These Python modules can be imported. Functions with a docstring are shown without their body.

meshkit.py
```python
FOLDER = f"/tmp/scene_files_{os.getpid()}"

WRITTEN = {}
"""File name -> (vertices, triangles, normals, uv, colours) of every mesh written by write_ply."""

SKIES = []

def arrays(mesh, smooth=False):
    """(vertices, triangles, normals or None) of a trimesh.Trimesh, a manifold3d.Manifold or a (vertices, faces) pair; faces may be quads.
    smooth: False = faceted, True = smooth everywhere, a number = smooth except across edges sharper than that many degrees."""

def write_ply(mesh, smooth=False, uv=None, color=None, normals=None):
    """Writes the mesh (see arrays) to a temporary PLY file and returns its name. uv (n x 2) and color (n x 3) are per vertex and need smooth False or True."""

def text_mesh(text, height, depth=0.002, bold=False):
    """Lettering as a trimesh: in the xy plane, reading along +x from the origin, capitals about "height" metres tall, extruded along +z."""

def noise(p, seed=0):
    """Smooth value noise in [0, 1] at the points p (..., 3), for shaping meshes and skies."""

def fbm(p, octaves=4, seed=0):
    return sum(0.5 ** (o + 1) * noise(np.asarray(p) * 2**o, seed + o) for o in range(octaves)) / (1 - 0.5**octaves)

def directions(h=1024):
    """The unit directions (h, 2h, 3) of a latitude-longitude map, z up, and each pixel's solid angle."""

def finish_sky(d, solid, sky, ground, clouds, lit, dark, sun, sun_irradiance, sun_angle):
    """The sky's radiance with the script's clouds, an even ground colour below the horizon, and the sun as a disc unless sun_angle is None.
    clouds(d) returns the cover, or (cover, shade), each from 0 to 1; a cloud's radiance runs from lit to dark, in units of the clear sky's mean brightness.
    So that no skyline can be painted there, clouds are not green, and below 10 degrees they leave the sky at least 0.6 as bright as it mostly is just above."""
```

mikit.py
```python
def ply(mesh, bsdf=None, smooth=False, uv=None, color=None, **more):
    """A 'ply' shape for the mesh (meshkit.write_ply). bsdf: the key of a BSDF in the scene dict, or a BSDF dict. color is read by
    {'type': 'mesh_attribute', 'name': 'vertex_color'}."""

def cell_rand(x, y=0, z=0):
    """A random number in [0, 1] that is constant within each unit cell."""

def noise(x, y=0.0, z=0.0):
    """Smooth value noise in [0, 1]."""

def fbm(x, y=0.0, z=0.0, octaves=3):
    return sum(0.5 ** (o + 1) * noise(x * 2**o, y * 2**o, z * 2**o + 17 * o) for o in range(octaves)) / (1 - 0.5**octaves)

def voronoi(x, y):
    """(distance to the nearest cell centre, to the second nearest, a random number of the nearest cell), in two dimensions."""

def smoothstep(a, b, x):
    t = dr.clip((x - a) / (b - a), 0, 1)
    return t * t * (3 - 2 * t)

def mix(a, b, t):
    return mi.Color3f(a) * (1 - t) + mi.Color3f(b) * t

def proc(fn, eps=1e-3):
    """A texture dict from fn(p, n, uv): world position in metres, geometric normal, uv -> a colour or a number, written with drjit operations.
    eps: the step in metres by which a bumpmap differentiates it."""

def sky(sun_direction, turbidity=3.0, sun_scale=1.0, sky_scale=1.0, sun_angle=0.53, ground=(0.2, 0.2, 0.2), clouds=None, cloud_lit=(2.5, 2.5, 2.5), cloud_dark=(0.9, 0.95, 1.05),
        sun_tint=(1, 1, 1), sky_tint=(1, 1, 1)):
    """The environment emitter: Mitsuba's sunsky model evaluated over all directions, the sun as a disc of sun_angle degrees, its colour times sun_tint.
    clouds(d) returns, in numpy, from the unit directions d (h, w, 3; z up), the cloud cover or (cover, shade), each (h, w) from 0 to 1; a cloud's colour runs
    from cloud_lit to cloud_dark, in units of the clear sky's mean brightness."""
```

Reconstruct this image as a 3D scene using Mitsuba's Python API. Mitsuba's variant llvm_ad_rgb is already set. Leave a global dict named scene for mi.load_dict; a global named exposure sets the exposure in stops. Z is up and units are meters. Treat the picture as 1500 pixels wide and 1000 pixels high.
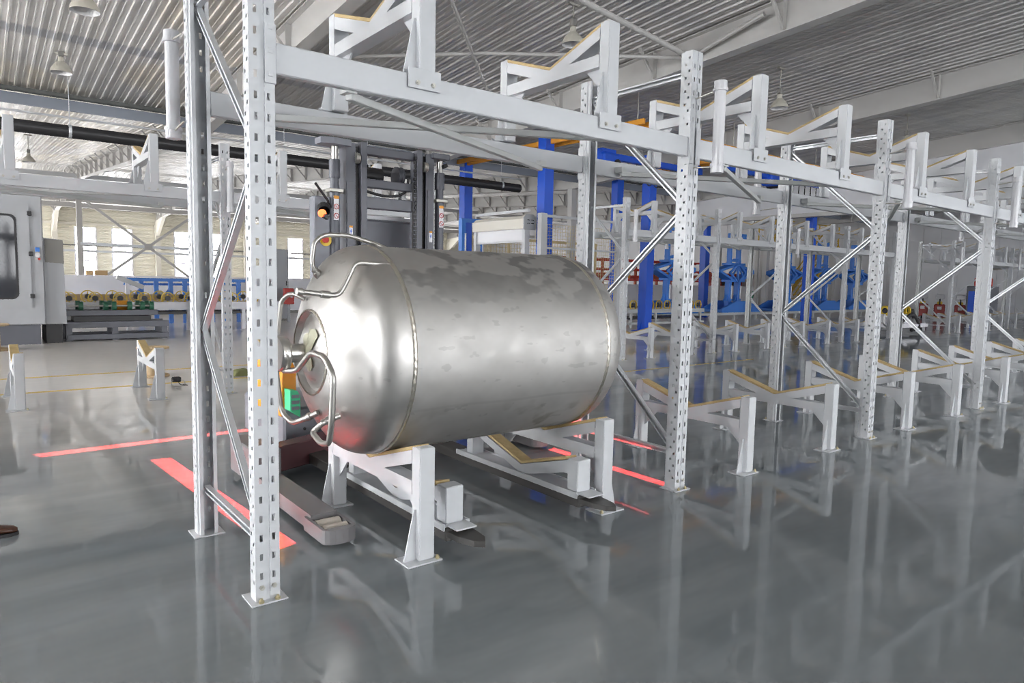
import math, random
import numpy as np, trimesh, drjit as dr, mitsuba as mi
import mikit
from mikit import proc, fbm, noise, smoothstep, mix

T = mi.ScalarTransform4f
scene, labels = {}, {}
R_ = random.Random(7)

# ------------------------------------------------------------------ camera, light, exposure
exposure = -0.14
CAM_F, YAW, PITCH, ROLL = 1007.1, 0.6655, 0.0893, 0.02
fw = np.array([math.sin(YAW) * math.cos(PITCH), math.cos(YAW) * math.cos(PITCH), -math.sin(PITCH)])
rt = np.array([math.cos(YAW), -math.sin(YAW), 0.0])
up0 = np.cross(rt, fw)
up = -math.sin(ROLL) * rt + math.cos(ROLL) * up0
EYE = np.array([0, 0, 1.6])
scene['camera'] = {'type': 'perspective', 'fov': 2 * math.degrees(math.atan(750 / CAM_F)), 'fov_axis': 'x', 'near_clip': 0.05, 'far_clip': 500.0,
                   'to_world': T().look_at(origin=EYE.tolist(), target=(EYE + fw).tolist(), up=up.tolist())}
WIN_FAR, FILL_SOUTH, FILL_WEST = 20.0, 10.5, 22.0          # radiance: seen far windows, then the added fill panes south and west
DAY = (0.97, 0.985, 1.0)

# ------------------------------------------------------------------ materials
def pr(key, col, rough=0.5, metal=0.0, spec=0.5, **kw):
    b = {'type': 'principled', 'base_color': {'type': 'rgb', 'value': list(col)} if not isinstance(col, dict) else col,
         'roughness': rough, 'metallic': metal, 'specular': spec, **kw}
    scene[key] = {'type': 'twosided', 'bsdf': b}

def floor_col(p, n, uv):
    big = fbm(p.x * 0.5, p.y * 0.5, 0.0, 4)
    swirl = fbm(p.x * 1.3 + 3 * big, p.y * 5.0 + 2 * big, 3.0, 4)
    c = mix((0.150, 0.172, 0.184), (0.200, 0.220, 0.230), smoothstep(0.3, 0.7, big * 0.5 + swirl * 0.5))
    far_glow = smoothstep(4.5, 11.0, p.y - 0.25 * p.x + 3 * (big - .5))  # paler far and left: reflected daylight put into the floor colour
    c = mix(c, (0.60, 0.57, 0.535), far_glow * 0.85)
    fine = noise(p.x * 9 + 4 * swirl, p.y * 30, 2.0)
    return c * (0.98 + 0.04 * fine)

def floor_rough(p, n, uv):
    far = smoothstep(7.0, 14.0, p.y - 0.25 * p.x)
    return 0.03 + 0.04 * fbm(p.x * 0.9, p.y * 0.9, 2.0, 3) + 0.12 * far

def floor_bump(p, n, uv):
    return fbm(p.x * 2.2, p.y * 2.2, 1.0, 2)

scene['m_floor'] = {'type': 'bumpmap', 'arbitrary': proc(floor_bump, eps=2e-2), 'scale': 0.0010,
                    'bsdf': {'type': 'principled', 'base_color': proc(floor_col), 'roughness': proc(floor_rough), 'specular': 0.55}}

def ceil_col(p, n, uv):
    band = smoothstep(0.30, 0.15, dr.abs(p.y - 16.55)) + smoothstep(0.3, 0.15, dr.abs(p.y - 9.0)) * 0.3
    st = fbm(p.x * 4, p.y * 0.8, p.z, 3)
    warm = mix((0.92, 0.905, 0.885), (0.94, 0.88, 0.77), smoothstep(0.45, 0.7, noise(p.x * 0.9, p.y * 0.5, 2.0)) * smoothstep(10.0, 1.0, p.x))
    c = mix(warm, (0.66, 0.65, 0.645), smoothstep(0.35, 0.7, st) * 0.6)
    c = mix(c, c * 0.62, smoothstep(2.0, 11.0, p.x + 0.35 * p.y - 3.0))  # darker to the right: weaker daylight put into the sheet colour
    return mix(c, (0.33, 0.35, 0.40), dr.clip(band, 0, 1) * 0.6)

def ceil_rough(p, n, uv):
    return 0.30 + 0.22 * fbm(p.x * 5, p.y * 1.2, 1.0, 3)

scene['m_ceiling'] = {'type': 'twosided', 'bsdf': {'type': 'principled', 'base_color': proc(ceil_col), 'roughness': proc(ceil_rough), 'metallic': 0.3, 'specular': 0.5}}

def tank_col(p, n, uv):
    a = fbm(p.x * 9, p.y * 9, p.z * 9, 4)
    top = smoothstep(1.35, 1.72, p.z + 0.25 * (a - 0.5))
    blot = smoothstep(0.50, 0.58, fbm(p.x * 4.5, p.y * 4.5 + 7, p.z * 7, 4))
    small = smoothstep(0.71, 0.76, fbm(p.x * 11 + 9, p.y * 12, p.z * 19, 3))
    c = mix((0.49, 0.475, 0.452), (0.60, 0.587, 0.568), a)
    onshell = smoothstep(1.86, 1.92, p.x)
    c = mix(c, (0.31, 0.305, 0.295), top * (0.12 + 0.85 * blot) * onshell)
    c = mix(c, (0.30, 0.295, 0.275), small * 0.3)
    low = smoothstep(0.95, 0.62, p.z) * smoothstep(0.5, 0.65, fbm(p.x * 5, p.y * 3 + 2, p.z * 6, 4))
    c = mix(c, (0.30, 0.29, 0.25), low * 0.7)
    stripe = smoothstep(0.012, 0.004, dr.abs(p.z - 0.86 - 0.004 * dr.sin(p.x * 9)))
    return mix(c, (0.42, 0.41, 0.39), stripe * onshell * 0.35)

def tank_rough(p, n, uv):
    a = fbm(p.x * 10, p.y * 10, p.z * 10, 4)
    head = smoothstep(1.92, 1.84, p.x)
    brush = noise(p.x * 140, p.y * 6, p.z * 6)
    return dr.clip(0.50 + 0.16 * a + 0.06 * brush - 0.16 * head, 0.12, 0.8)

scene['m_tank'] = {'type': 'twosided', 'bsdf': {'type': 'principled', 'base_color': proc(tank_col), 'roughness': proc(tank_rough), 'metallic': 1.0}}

def wood_col(p, n, uv):
    return mix((0.40, 0.29, 0.13), (0.55, 0.42, 0.22), fbm(p.x * 30, p.y * 30, p.z * 30, 3))
pr('m_pad', proc(wood_col), 0.7)

pr('m_paint', (0.525, 0.54, 0.56), 0.36)
pr('m_paint_worn', (0.52, 0.535, 0.53), 0.4)
pr('m_galv', (0.62, 0.64, 0.66), 0.36, 0.45)
pr('m_girder', (0.50, 0.49, 0.475), 0.45)
pr('m_gutter', (0.22, 0.245, 0.29), 0.4)
pr('m_shadow_gap', (0.10, 0.105, 0.10), 0.6)
pr('m_white', (0.80, 0.80, 0.84), 0.5)
pr('m_plastic', (0.62, 0.62, 0.645), 0.2)
pr('m_panelwall', (0.66, 0.665, 0.69), 0.5)
pr('m_cream', (0.80, 0.77, 0.66), 0.5)
pr('m_creamsteel', (0.74, 0.71, 0.63), 0.5)
pr('m_bolt', (0.45, 0.44, 0.40), 0.4, 0.7)
pr('m_brassbolt', (0.48, 0.42, 0.26), 0.4, 0.6)
pr('m_pipe', (0.50, 0.485, 0.455), 0.42, 1.0)
pr('m_chrome', (0.62, 0.60, 0.57), 0.2, 1.0)
pr('m_weld', (0.66, 0.62, 0.54), 0.35, 1.0)
pr('m_tape', (0.50, 0.49, 0.37), 0.7)
pr('m_agv', (0.105, 0.11, 0.13), 0.4)
pr('m_agv_light', (0.20, 0.21, 0.24), 0.42)
pr('m_black', (0.018, 0.018, 0.02), 0.4)
pr('m_rubber', (0.03, 0.03, 0.032), 0.6)
pr('m_fork', (0.05, 0.048, 0.045), 0.45)
pr('m_leg', (0.17, 0.165, 0.17), 0.45)
pr('m_roller', (0.46, 0.42, 0.37), 0.6)
pr('m_blue', (0.012, 0.085, 0.55), 0.35)
pr('m_bluelift', (0.05, 0.20, 0.62), 0.4)
pr('m_orange', (0.70, 0.30, 0.03), 0.45)
pr('m_agvorange', (0.85, 0.33, 0.03), 0.4)
pr('m_yellow', (0.72, 0.50, 0.04), 0.45)
pr('m_yellowrail', (0.55, 0.36, 0.04), 0.5)
pr('m_lineyellow', (0.62, 0.43, 0.13), 0.45)
pr('m_red', (0.45, 0.035, 0.025), 0.45)
pr('m_darkred', (0.25, 0.03, 0.025), 0.5)
pr('m_rust', (0.40, 0.09, 0.04), 0.55)
pr('m_brownred', (0.10, 0.045, 0.05), 0.4)
pr('m_green', (0.02, 0.10, 0.055), 0.4)
pr('m_lampgreen', (0.06, 0.60, 0.28), 0.4)
pr('m_signgreen', (0.01, 0.25, 0.12), 0.5)
pr('m_spool', (0.52, 0.39, 0.24), 0.7)
pr('m_carton', (0.55, 0.38, 0.20), 0.8)
pr('m_shade', (0.46, 0.44, 0.38), 0.4)
pr('m_shade_inside', (0.62, 0.62, 0.63), 0.35)
pr('m_cnc', (0.36, 0.37, 0.39), 0.4)
pr('m_cncdark', (0.21, 0.205, 0.19), 0.5)
pr('m_darkglass', (0.02, 0.022, 0.028), 0.06)
pr('m_tarp', (0.20, 0.21, 0.09), 0.8)
pr('m_shoe', (0.055, 0.022, 0.012), 0.35)
pr('m_grid', (0.62, 0.50, 0.27), 0.5)
pr('m_cyl', (0.55, 0.52, 0.42), 0.4)

# ------------------------------------------------------------------ mesh helpers
def nrm(a):
    a = np.asarray(a, float)
    return a / np.linalg.norm(a)

BOXF = np.array([[0, 2, 3], [0, 3, 1], [4, 5, 7], [4, 7, 6], [0, 1, 5], [0, 5, 4], [2, 6, 7], [2, 7, 3], [0, 4, 6], [0, 6, 2], [1, 3, 7], [1, 7, 5]])[:, ::-1]
_cham = {}
def cham_template():
    if not _cham:
        pts = []
        for sx in (-1, 1):
            for sy in (-1, 1):
                for sz in (-1, 1):
                    for k in range(3):
                        pts.append((sx, sy, sz, k))
        h = np.array([[p[0] * (1 - .2 * (p[3] != 0)), p[1] * (1 - .2 * (p[3] != 1)), p[2] * (1 - .2 * (p[3] != 2))] for p in pts])
        hull = trimesh.convex.convex_hull(h)
        idx = [int(np.argmin(np.abs(hull.vertices - q).sum(1))) for q in h]
        inv = {v: k for k, v in enumerate(idx)}
        _cham['p'] = pts
        _cham['f'] = np.array([[inv[int(v)] for v in f] for f in hull.faces])
    return _cham['p'], _cham['f']

class M:
    """Collects pieces; mesh() is the joined (vertices, faces)."""
    def __init__(s):
        s.v, s.f, s.n = [], [], 0
    def add(s, v, f):
        v = np.asarray(v, float)
        s.v.append(v); s.f.append(np.asarray(f, int) + s.n); s.n += len(v)
        return s
    def box(s, x0, x1, y0, y1, z0, z1, c=0.0):
        if c <= 0:
            v = np.array([[x, y, z] for x in (x0, x1) for y in (y0, y1) for z in (z0, z1)], float)
            return s.add(v, BOXF)
        P, F = cham_template()
        hx, hy, hz = (x1 - x0) / 2, (y1 - y0) / 2, (z1 - z0) / 2
        c = min(c, hx * .45, hy * .45, hz * .45)
        v = [[(x0 + x1) / 2 + p[0] * (hx - c * (p[3] != 0)), (y0 + y1) / 2 + p[1] * (hy - c * (p[3] != 1)), (z0 + z1) / 2 + p[2] * (hz - c * (p[3] != 2))] for p in P]
        return s.add(v, F)
    def bar(s, p, q, w, h, upv=(0, 0, 1), c=0.0):
        """box from p to q: w across, h along upv"""
        p, q = np.asarray(p, float), np.asarray(q, float)
        L = np.linalg.norm(q - p); t = (q - p) / L
        a = np.cross(upv, t)
        if np.linalg.norm(a) < 1e-6: a = np.cross((1, 0, 0), t)
        a = nrm(a); b = np.cross(t, a)
        k = M().box(0, L, -w / 2, w / 2, -h / 2, h / 2, c)
        for v, f in zip(k.v, k.f):
            s.add(p + v[:, :1] * t + v[:, 1:2] * a + v[:, 2:] * b, f)
        return s
    def prism(s, poly, a0, a1, axis='x', holes=()):
        """poly in the other two axes (x: y,z; y: x,z; z: x,y), extruded from a0 to a1"""
        from shapely.geometry import Polygon
        m = trimesh.creation.extrude_polygon(Polygon(poly, [list(h) for h in holes]), a1 - a0, engine='earcut')
        v = np.array(m.vertices); f = np.array(m.faces)
        if axis == 'x': w = np.stack([v[:, 2] + a0, v[:, 0], v[:, 1]], 1)
        elif axis == 'y': w = np.stack([v[:, 0], v[:, 2] + a0, v[:, 1]], 1); f = f[:, ::-1]
        else: w = v + [0, 0, a0]
        return s.add(w, f)
    def cyl(s, p, q, r, n=16, r2=None):
        return s.lathe(p, q, [(0, 0), (r, 0), (r if r2 is None else r2, 1), (0, 1)], n, unit=True)
    def lathe(s, p, q, prof, n=24, unit=False):
        """prof: (radius, distance along p->q)"""
        p, q = np.asarray(p, float), np.asarray(q, float)
        L = np.linalg.norm(q - p); t = (q - p) / L
        a = nrm(np.cross(t, (0, 0, 1) if abs(t[2]) < .9 else (1, 0, 0))); b = np.cross(t, a)
        an = np.arange(n) * 2 * np.pi / n
        ring = np.cos(an)[:, None] * a + np.sin(an)[:, None] * b
        v = np.concatenate([p + t * d * (L if unit else 1) + ring * r for r, d in prof])
        f = []
        for k in range(len(prof) - 1):
            i = np.arange(n); j = (i + 1) % n; o, u = k * n, (k + 1) * n
            if prof[k + 1][0] > 0: f.append(np.stack([o + i, u + j, u + i], 1))
            if prof[k][0] > 0: f.append(np.stack([o + i, o + j, u + j], 1))
        return s.add(v, np.concatenate(f))
    def tube(s, pts, r, n=10, bend=0.0):
        pts = [np.asarray(p, float) for p in pts]
        if bend > 0:
            out = [pts[0]]
            for a, b, c in zip(pts, pts[1:], pts[2:]):
                d1, d2 = a - b, c - b
                k = min(bend, np.linalg.norm(d1) * .45, np.linalg.norm(d2) * .45)
                e1, e2 = b + nrm(d1) * k, b + nrm(d2) * k
                for u in np.linspace(0, 1, 6):
                    out.append((1 - u) ** 2 * e1 + 2 * u * (1 - u) * b + u * u * e2)
            pts = out + [pts[-1]]
        P = np.array(pts); t = np.gradient(P, axis=0)
        t /= np.linalg.norm(t, axis=1, keepdims=True)
        a = nrm(np.cross(t[0], (0.123, 0.456, 0.88)))
        an = np.arange(n) * 2 * np.pi / n
        v = []
        for i in range(len(P)):
            a = nrm(a - t[i] * (a @ t[i])); b = np.cross(t[i], a)
            v.append(P[i] + r * (np.cos(an)[:, None] * a + np.sin(an)[:, None] * b))
        v.append(P[:1]); v.append(P[-1:])
        f = []
        i = np.arange(n); j = (i + 1) % n
        for k in range(len(P) - 1):
            o, u = k * n, (k + 1) * n
            f += [np.stack([o + i, o + j, u + j], 1), np.stack([o + i, u + j, u + i], 1)]
        e = len(P) * n
        f += [np.stack([j, i, 0 * i + e], 1), np.stack([e - n + i, e - n + j, 0 * i + e + 1], 1)]
        return s.add(np.concatenate(v), np.concatenate(f))
    def mesh(s):
        return np.concatenate(s.v), np.concatenate(s.f)

def ply(m, mat, smooth=False):
    return mikit.ply(m.mesh() if isinstance(m, M) else m, mat, smooth=smooth)

def numbered(name, used):
    if name not in used:
        used.add(name); return name
    i = 1
    while f'{name}_{i:03d}' in used: i += 1
    used.add(f'{name}_{i:03d}'); return f'{name}_{i:03d}'
_used = set()

class Thing:
    """A thing: its key, its place; part() adds one entry under it."""
    def __init__(s, name, label=None, cat=None, group=None, kind=None, at=(0, 0, 0), rz=0.0):
        s.key = numbered(name, _used)
        s.tw = T().translate(list(map(float, at))).rotate([0, 0, 1], float(rz))
        labels[s.key] = {k: v for k, v in (('label', label), ('category', cat), ('group', group), ('kind', kind)) if v}
    def part(s, name, d, label=None, under=None, tw=None, kind=None):
        key = numbered((under or s.key) + '__' + name, _used)
        scene[key] = {**d, 'to_world': s.tw if tw is None else s.tw @ tw}
        lab = {k: v for k, v in (('label', label), ('kind', kind)) if v}
        if lab: labels[key] = lab
        return key
    def parts(s, plist):
        for name, d, *rest in plist:
            s.part(name, d, *rest)
        return s

def struct(name, m, mat, label=None, smooth=False):
    t = Thing(name, label, kind='structure')
    scene[t.key] = ply(m, mat, smooth)
    return t

def single(name, m, mat, label, cat, group=None, smooth=30, at=(0, 0, 0), rz=0.0):
    t = Thing(name, label, cat, group, at=at, rz=rz)
    scene[t.key] = {**(ply(m, mat, smooth) if not isinstance(m, dict) else m), 'to_world': t.tw}
    return t

ORD = ['first', 'second', 'third', 'fourth', 'fifth', 'sixth', 'seventh', 'eighth', 'ninth', 'tenth', 'eleventh', 'twelfth', 'thirteenth', 'fourteenth', 'fifteenth', 'sixteenth']

# ------------------------------------------------------------------ the setting
X0, X1 = -14.0, 46.0
YR = [-18.0, -6.0, 20.5, 47.0, 62.5]
ZB = [6.30, 7.22, 5.23, 6.85, 5.75]           # underside of the girders at those y
GD = 0.66                                     # girder depth
def zb(y): return float(np.interp(y, YR, ZB))
def zc(y): return zb(y) + GD
FRAMES = [-9, -2, 5, 12, 19, 26, 33, 40]

struct('floor', M().box(X0, X1, YR[0], YR[-1], -0.2, 0), 'm_floor', 'glossy grey epoxy floor of the hall')
for a, b, y in ((-9.0, 9.0, 10.9), (-9.0, 9.0, 12.45)):
    struct('trim', M().box(a, b, y - .05, y + .05, 0.0, 0.0012), 'm_lineyellow', 'painted yellow line on the floor')
struct('trim', M().box(9.0, 13.2, 8.36, 8.42, 0.0, 0.0012), 'm_lineyellow', 'painted yellow line on the floor at the right')

def rib_panel(xa, xb, ya, yb, mat_pitch=0.25):
    """corrugated sheet between xa and xb: ribs stand down from the sheet, running along y"""
    prof = []
    n = int(round((xb - xa) / mat_pitch))
    for k in range(n):
        x = xa + k * mat_pitch
        prof += [(x, 0), (x + .080, 0), (x + .088, -.012), (x + .104, -.012), (x + .112, 0), (x + .19, 0), (x + .203, -.032), (x + .237, -.032)]
    prof.append((xb, 0))
    prof = np.array(prof)
    v = np.concatenate([np.column_stack([prof[:, 0], np.full(len(prof), y), zc(y) + prof[:, 1]]) for y in (ya, yb)])
    n = len(prof); i = np.arange(n - 1)
    return M().add(v, np.concatenate([np.stack([i, i + n, i + n + 1], 1), np.stack([i, i + n + 1, i + 1], 1)]))

tc = Thing('ceiling', 'corrugated metal ceiling with shiny ribbed sheets', kind='structure')
for s in range(4):
    w = 1.25 if s in (1, 2) else 5.0
    x = X0
    while x < X1 - 1e-6:
        xe = min(x + w, X1)
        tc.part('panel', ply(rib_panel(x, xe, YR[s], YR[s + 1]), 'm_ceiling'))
        x = xe
struct('roof', M().prism([(YR[k], ZB[k] + GD + .06) for k in range(5)] + [(YR[k], ZB[k] + GD + .25) for k in range(4, -1, -1)], X0 - .3, X1 + .3), 'm_girder', 'outer roof above the ceiling sheets')

# roof girders, one I-section per frame and slope
def girder(x, s, step):
    ya, yb = YR[s], YR[s + 1]
    t = Thing('roof_girder', f'grey steel roof girder with flange braces under the ceiling', kind='structure')
    P = lambda y, d: np.array([x, y, zb(y) + d])
    t.part('web', ply(M().prism([(ya, zb(ya)), (yb, zb(yb)), (yb, zc(yb) - .02), (ya, zc(ya) - .02)], x - .008, x + .008), 'm_girder'))
    t.part('flange', ply(M().bar(P(ya, .01), P(yb, .01), .26, .02), 'm_girder'))
    t.part('flange', ply(M().bar(P(ya, GD - .045), P(yb, GD - .045), .26, .02), 'm_girder'))
    y = ya + 1.1
    while y < yb - .6:
        t.part('stiffener', ply(M().box(x - .12, x - .008, y - .008, y + .008, zb(y) + .02, zb(y) + GD - .05), 'm_girder'))
        t.part('flange_brace', ply(M().bar((x - .55, y + .02, zc(y) - .04), (x - .03, y + .02, zb(y) + .05), .05, .05), 'm_girder'))
        y += step
for x in FRAMES:
    girder(x, 0, 4.0); girder(x, 1, 3.05); girder(x, 2, 1.75); girder(x, 3, 1.75)
for x in FRAMES:
    for y in (YR[2], YR[3]):
        struct('column', M().box(x - .14, x + .14, y - .13, y + .13, 0, zb(y), .01), 'm_girder', 'grey steel column carrying the roof girders')
    yw = YR[-1] - .35
    t = Thing('wall_column', 'cream steel column with haunch at the window wall', kind='structure')
    t.part('shaft', ply(M().box(x - .18, x + .18, yw - .2, yw + .2, 0, zb(yw) - .3), 'm_creamsteel'))
    t.part('haunch', ply(M().prism([(yw - .2, zb(yw) - 1.2), (yw - 2.6, zb(yw - 2.6)), (yw + .2, zb(yw)), (yw + .2, zb(yw) - 1.2)], x - .12, x + .12), 'm_creamsteel'))

# gutter beam in the valley and ridge beam
t = Thing('gutter_beam', 'dark grey gutter beam running across under the ceiling valley', kind='structure')
zv = zc(YR[2])
t.part('channel', ply(M().box(X0, X1, YR[2] - .28, YR[2] + .28, zv - .30, zv - .18), 'm_gutter'))
t.part('lip', ply(M().box(X0, X1, YR[2] - .34, YR[2] - .26, zv - .42, zv - .17), 'm_gutter'))
t.part('strip', ply(M().box(X0, X1, YR[2] - .5, YR[2] - .3, zv - .14, zv - .06), 'm_shadow_gap'))
t = Thing('ridge_beam', 'pale galvanised beam with row of openings along the ridge', kind='structure')
z = zb(YR[3])
t.part('rail', ply(M().box(X0, X1, YR[3] - .1, YR[3] + .1, z + .05, z + .3), 'm_galv'))
for x in FRAMES[:-1]:
    t.part('purlin_bracket', ply(M().bar((x + .2, YR[3] - .1, z + .3), (x + 1.6, YR[3] - .1, z + .62), .06, .06), 'm_galv'))
for y in (52.5, 57.5):
    struct('purlin', M().box(X0, X1, y - .06, y + .06, zc(y) - .3, zc(y) - .06), 'm_girder', 'steel purlin under the far roof slope')
struct('crane_beam', M().box(X0, X1, 55.2, 55.45, 5.9, 6.2), 'm_girder', 'brown grey runway beam crossing in front of the window wall')

# far wall: cream horizontal sheets, windows
yw = YR[-1]
zt = zc(yw)
tw = Thing('wall_back', 'cream corrugated far wall with tall bright windows', kind='structure')
wins = []
for x in FRAMES[:-1]:
    wins += [(x + 1.3, x + 2.72), (x + 3.8, x + 5.2)]
W0, W1 = 1.15, 5.0
def sheet(xa, xb, za, zb_):
    """horizontal corrugation on the face toward -y"""
    m = M(); zz = za; pts = []
    while zz < zb_ - 1e-6:
        e = min(zz + .25, zb_)
        pts += [(yw, zz), (yw - .0, zz + .6 * (e - zz)), (yw - .05, zz + .7 * (e - zz)), (yw - .05, zz + .92 * (e - zz))]
        zz = e
    pts.append((yw, zb_)); pts = np.array(pts)
    n = len(pts); i = np.arange(n - 1)
    v = np.concatenate([np.column_stack([np.full(n, x), pts]) for x in (xa, xb)])
    return m.add(v, np.concatenate([np.stack([i, i + n, i + n + 1], 1), np.stack([i, i + n + 1, i + 1], 1)]))
prev = X0
for a, b in wins:
    tw.part('sheet', ply(sheet(prev, a, 0, zt), 'm_cream'))
    tw.part('sheet', ply(sheet(a, b, 0, W0), 'm_cream')); tw.part('sheet', ply(sheet(a, b, W1, zt), 'm_cream'))
    prev = b
tw.part('sheet', ply(sheet(prev, X1, 0, zt), 'm_cream'))
tw.part('girt', ply(M().box(X0, X1, yw - .22, yw - .05, 5.15, 5.3), 'm_creamsteel'))
tw.part('girt', ply(M().box(X0, X1, yw - .22, yw - .05, 3.55, 3.65), 'm_cncdark'))
tw.part('rail', ply(M().box(X0, X1, yw - 2.0, yw - 1.9, 3.05, 3.2), 'm_galv'))
tw.part('backing', ply(M().box(X0, X1, yw + .12, yw + .3, 0, zt + .3), 'm_cream'))

wn = 0
def window(m_pane, frames, power, label, weight=1.0):
    global wn
    wn += 1
    t = Thing(f'window_{wn}', label, kind='structure')
    d = mikit.ply(m_pane.mesh(), 'm_white')
    d['emitter'] = {'type': 'area', 'radiance': {'type': 'rgb', 'value': [power * c for c in DAY]}, 'sampling_weight': weight}
    t.part('pane', d)
    t.part('frame', ply(frames, 'm_white'))
def quad(p, u, v):
    p, u, v = (np.asarray(k, float) for k in (p, u, v))
    return M().add([p, p + u, p + u + v, p + v], [[0, 1, 2], [0, 2, 3]])
for i, (a, b) in enumerate(wins):
    fr = M()
    for xx in (a, b): fr.box(xx - .04, xx + .04, yw - .08, yw + .02, W0, W1)
    for k in range(4):
        zz = W0 + (W1 - W0) * k / 3
        fr.box(a, b, yw - .07, yw + .01, zz - .03, zz + .03)
    window(quad((a, yw + .05, W0), (b - a, 0, 0), (0, 0, W1 - W0)), fr, WIN_FAR, 'tall overexposed window in the cream far wall', 0.5)

# unseen walls behind and beside the camera; glowing window bands added as fill light
def band_wall_y(y, side, wlist, z0, z1, power, mat, name):
    t = Thing(name, 'plain unseen hall wall with added glowing window bands behind the camera', kind='structure')
    p = X0
    for a, b in wlist + [(X1, X1)]:
        if a > p: t.part('panel', ply(M().box(p, a, min(y, y - side * .2), max(y, y - side * .2), 0, 7.5), mat))
        if b > a:
            t.part('panel', ply(M().box(a, b, min(y, y - side * .2), max(y, y - side * .2), 0, z0), mat))
            t.part('panel', ply(M().box(a, b, min(y, y - side * .2), max(y, y - side * .2), z1, 7.5), mat))
            fr = M()
            for k in range(5):
                xx = a + (b - a) * k / 4
                fr.box(xx - .05, xx + .05, y - .06, y + .06, z0, z1)
            window(quad((b, y - side * .1, z0), (a - b, 0, 0), (0, 0, z1 - z0)), fr, power, 'added glowing window band in the unseen wall behind the camera')
        p = b
band_wall_y(YR[0], 1, [(x + .8, x + 6.2) for x in FRAMES[1:7]], 1.2, 5.4, FILL_SOUTH, 'm_panelwall', 'wall_front')
t = Thing('wall_left', 'plain unseen hall wall with added tall glowing windows left of the picture', kind='structure')
zs = 7.9
ys = [(-2.2, 1.0), (9.0, 19.0), (25, 33), (37, 45), (50, 60)]  # spans of the added panes, set by where light is wanted
p = YR[0]
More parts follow.
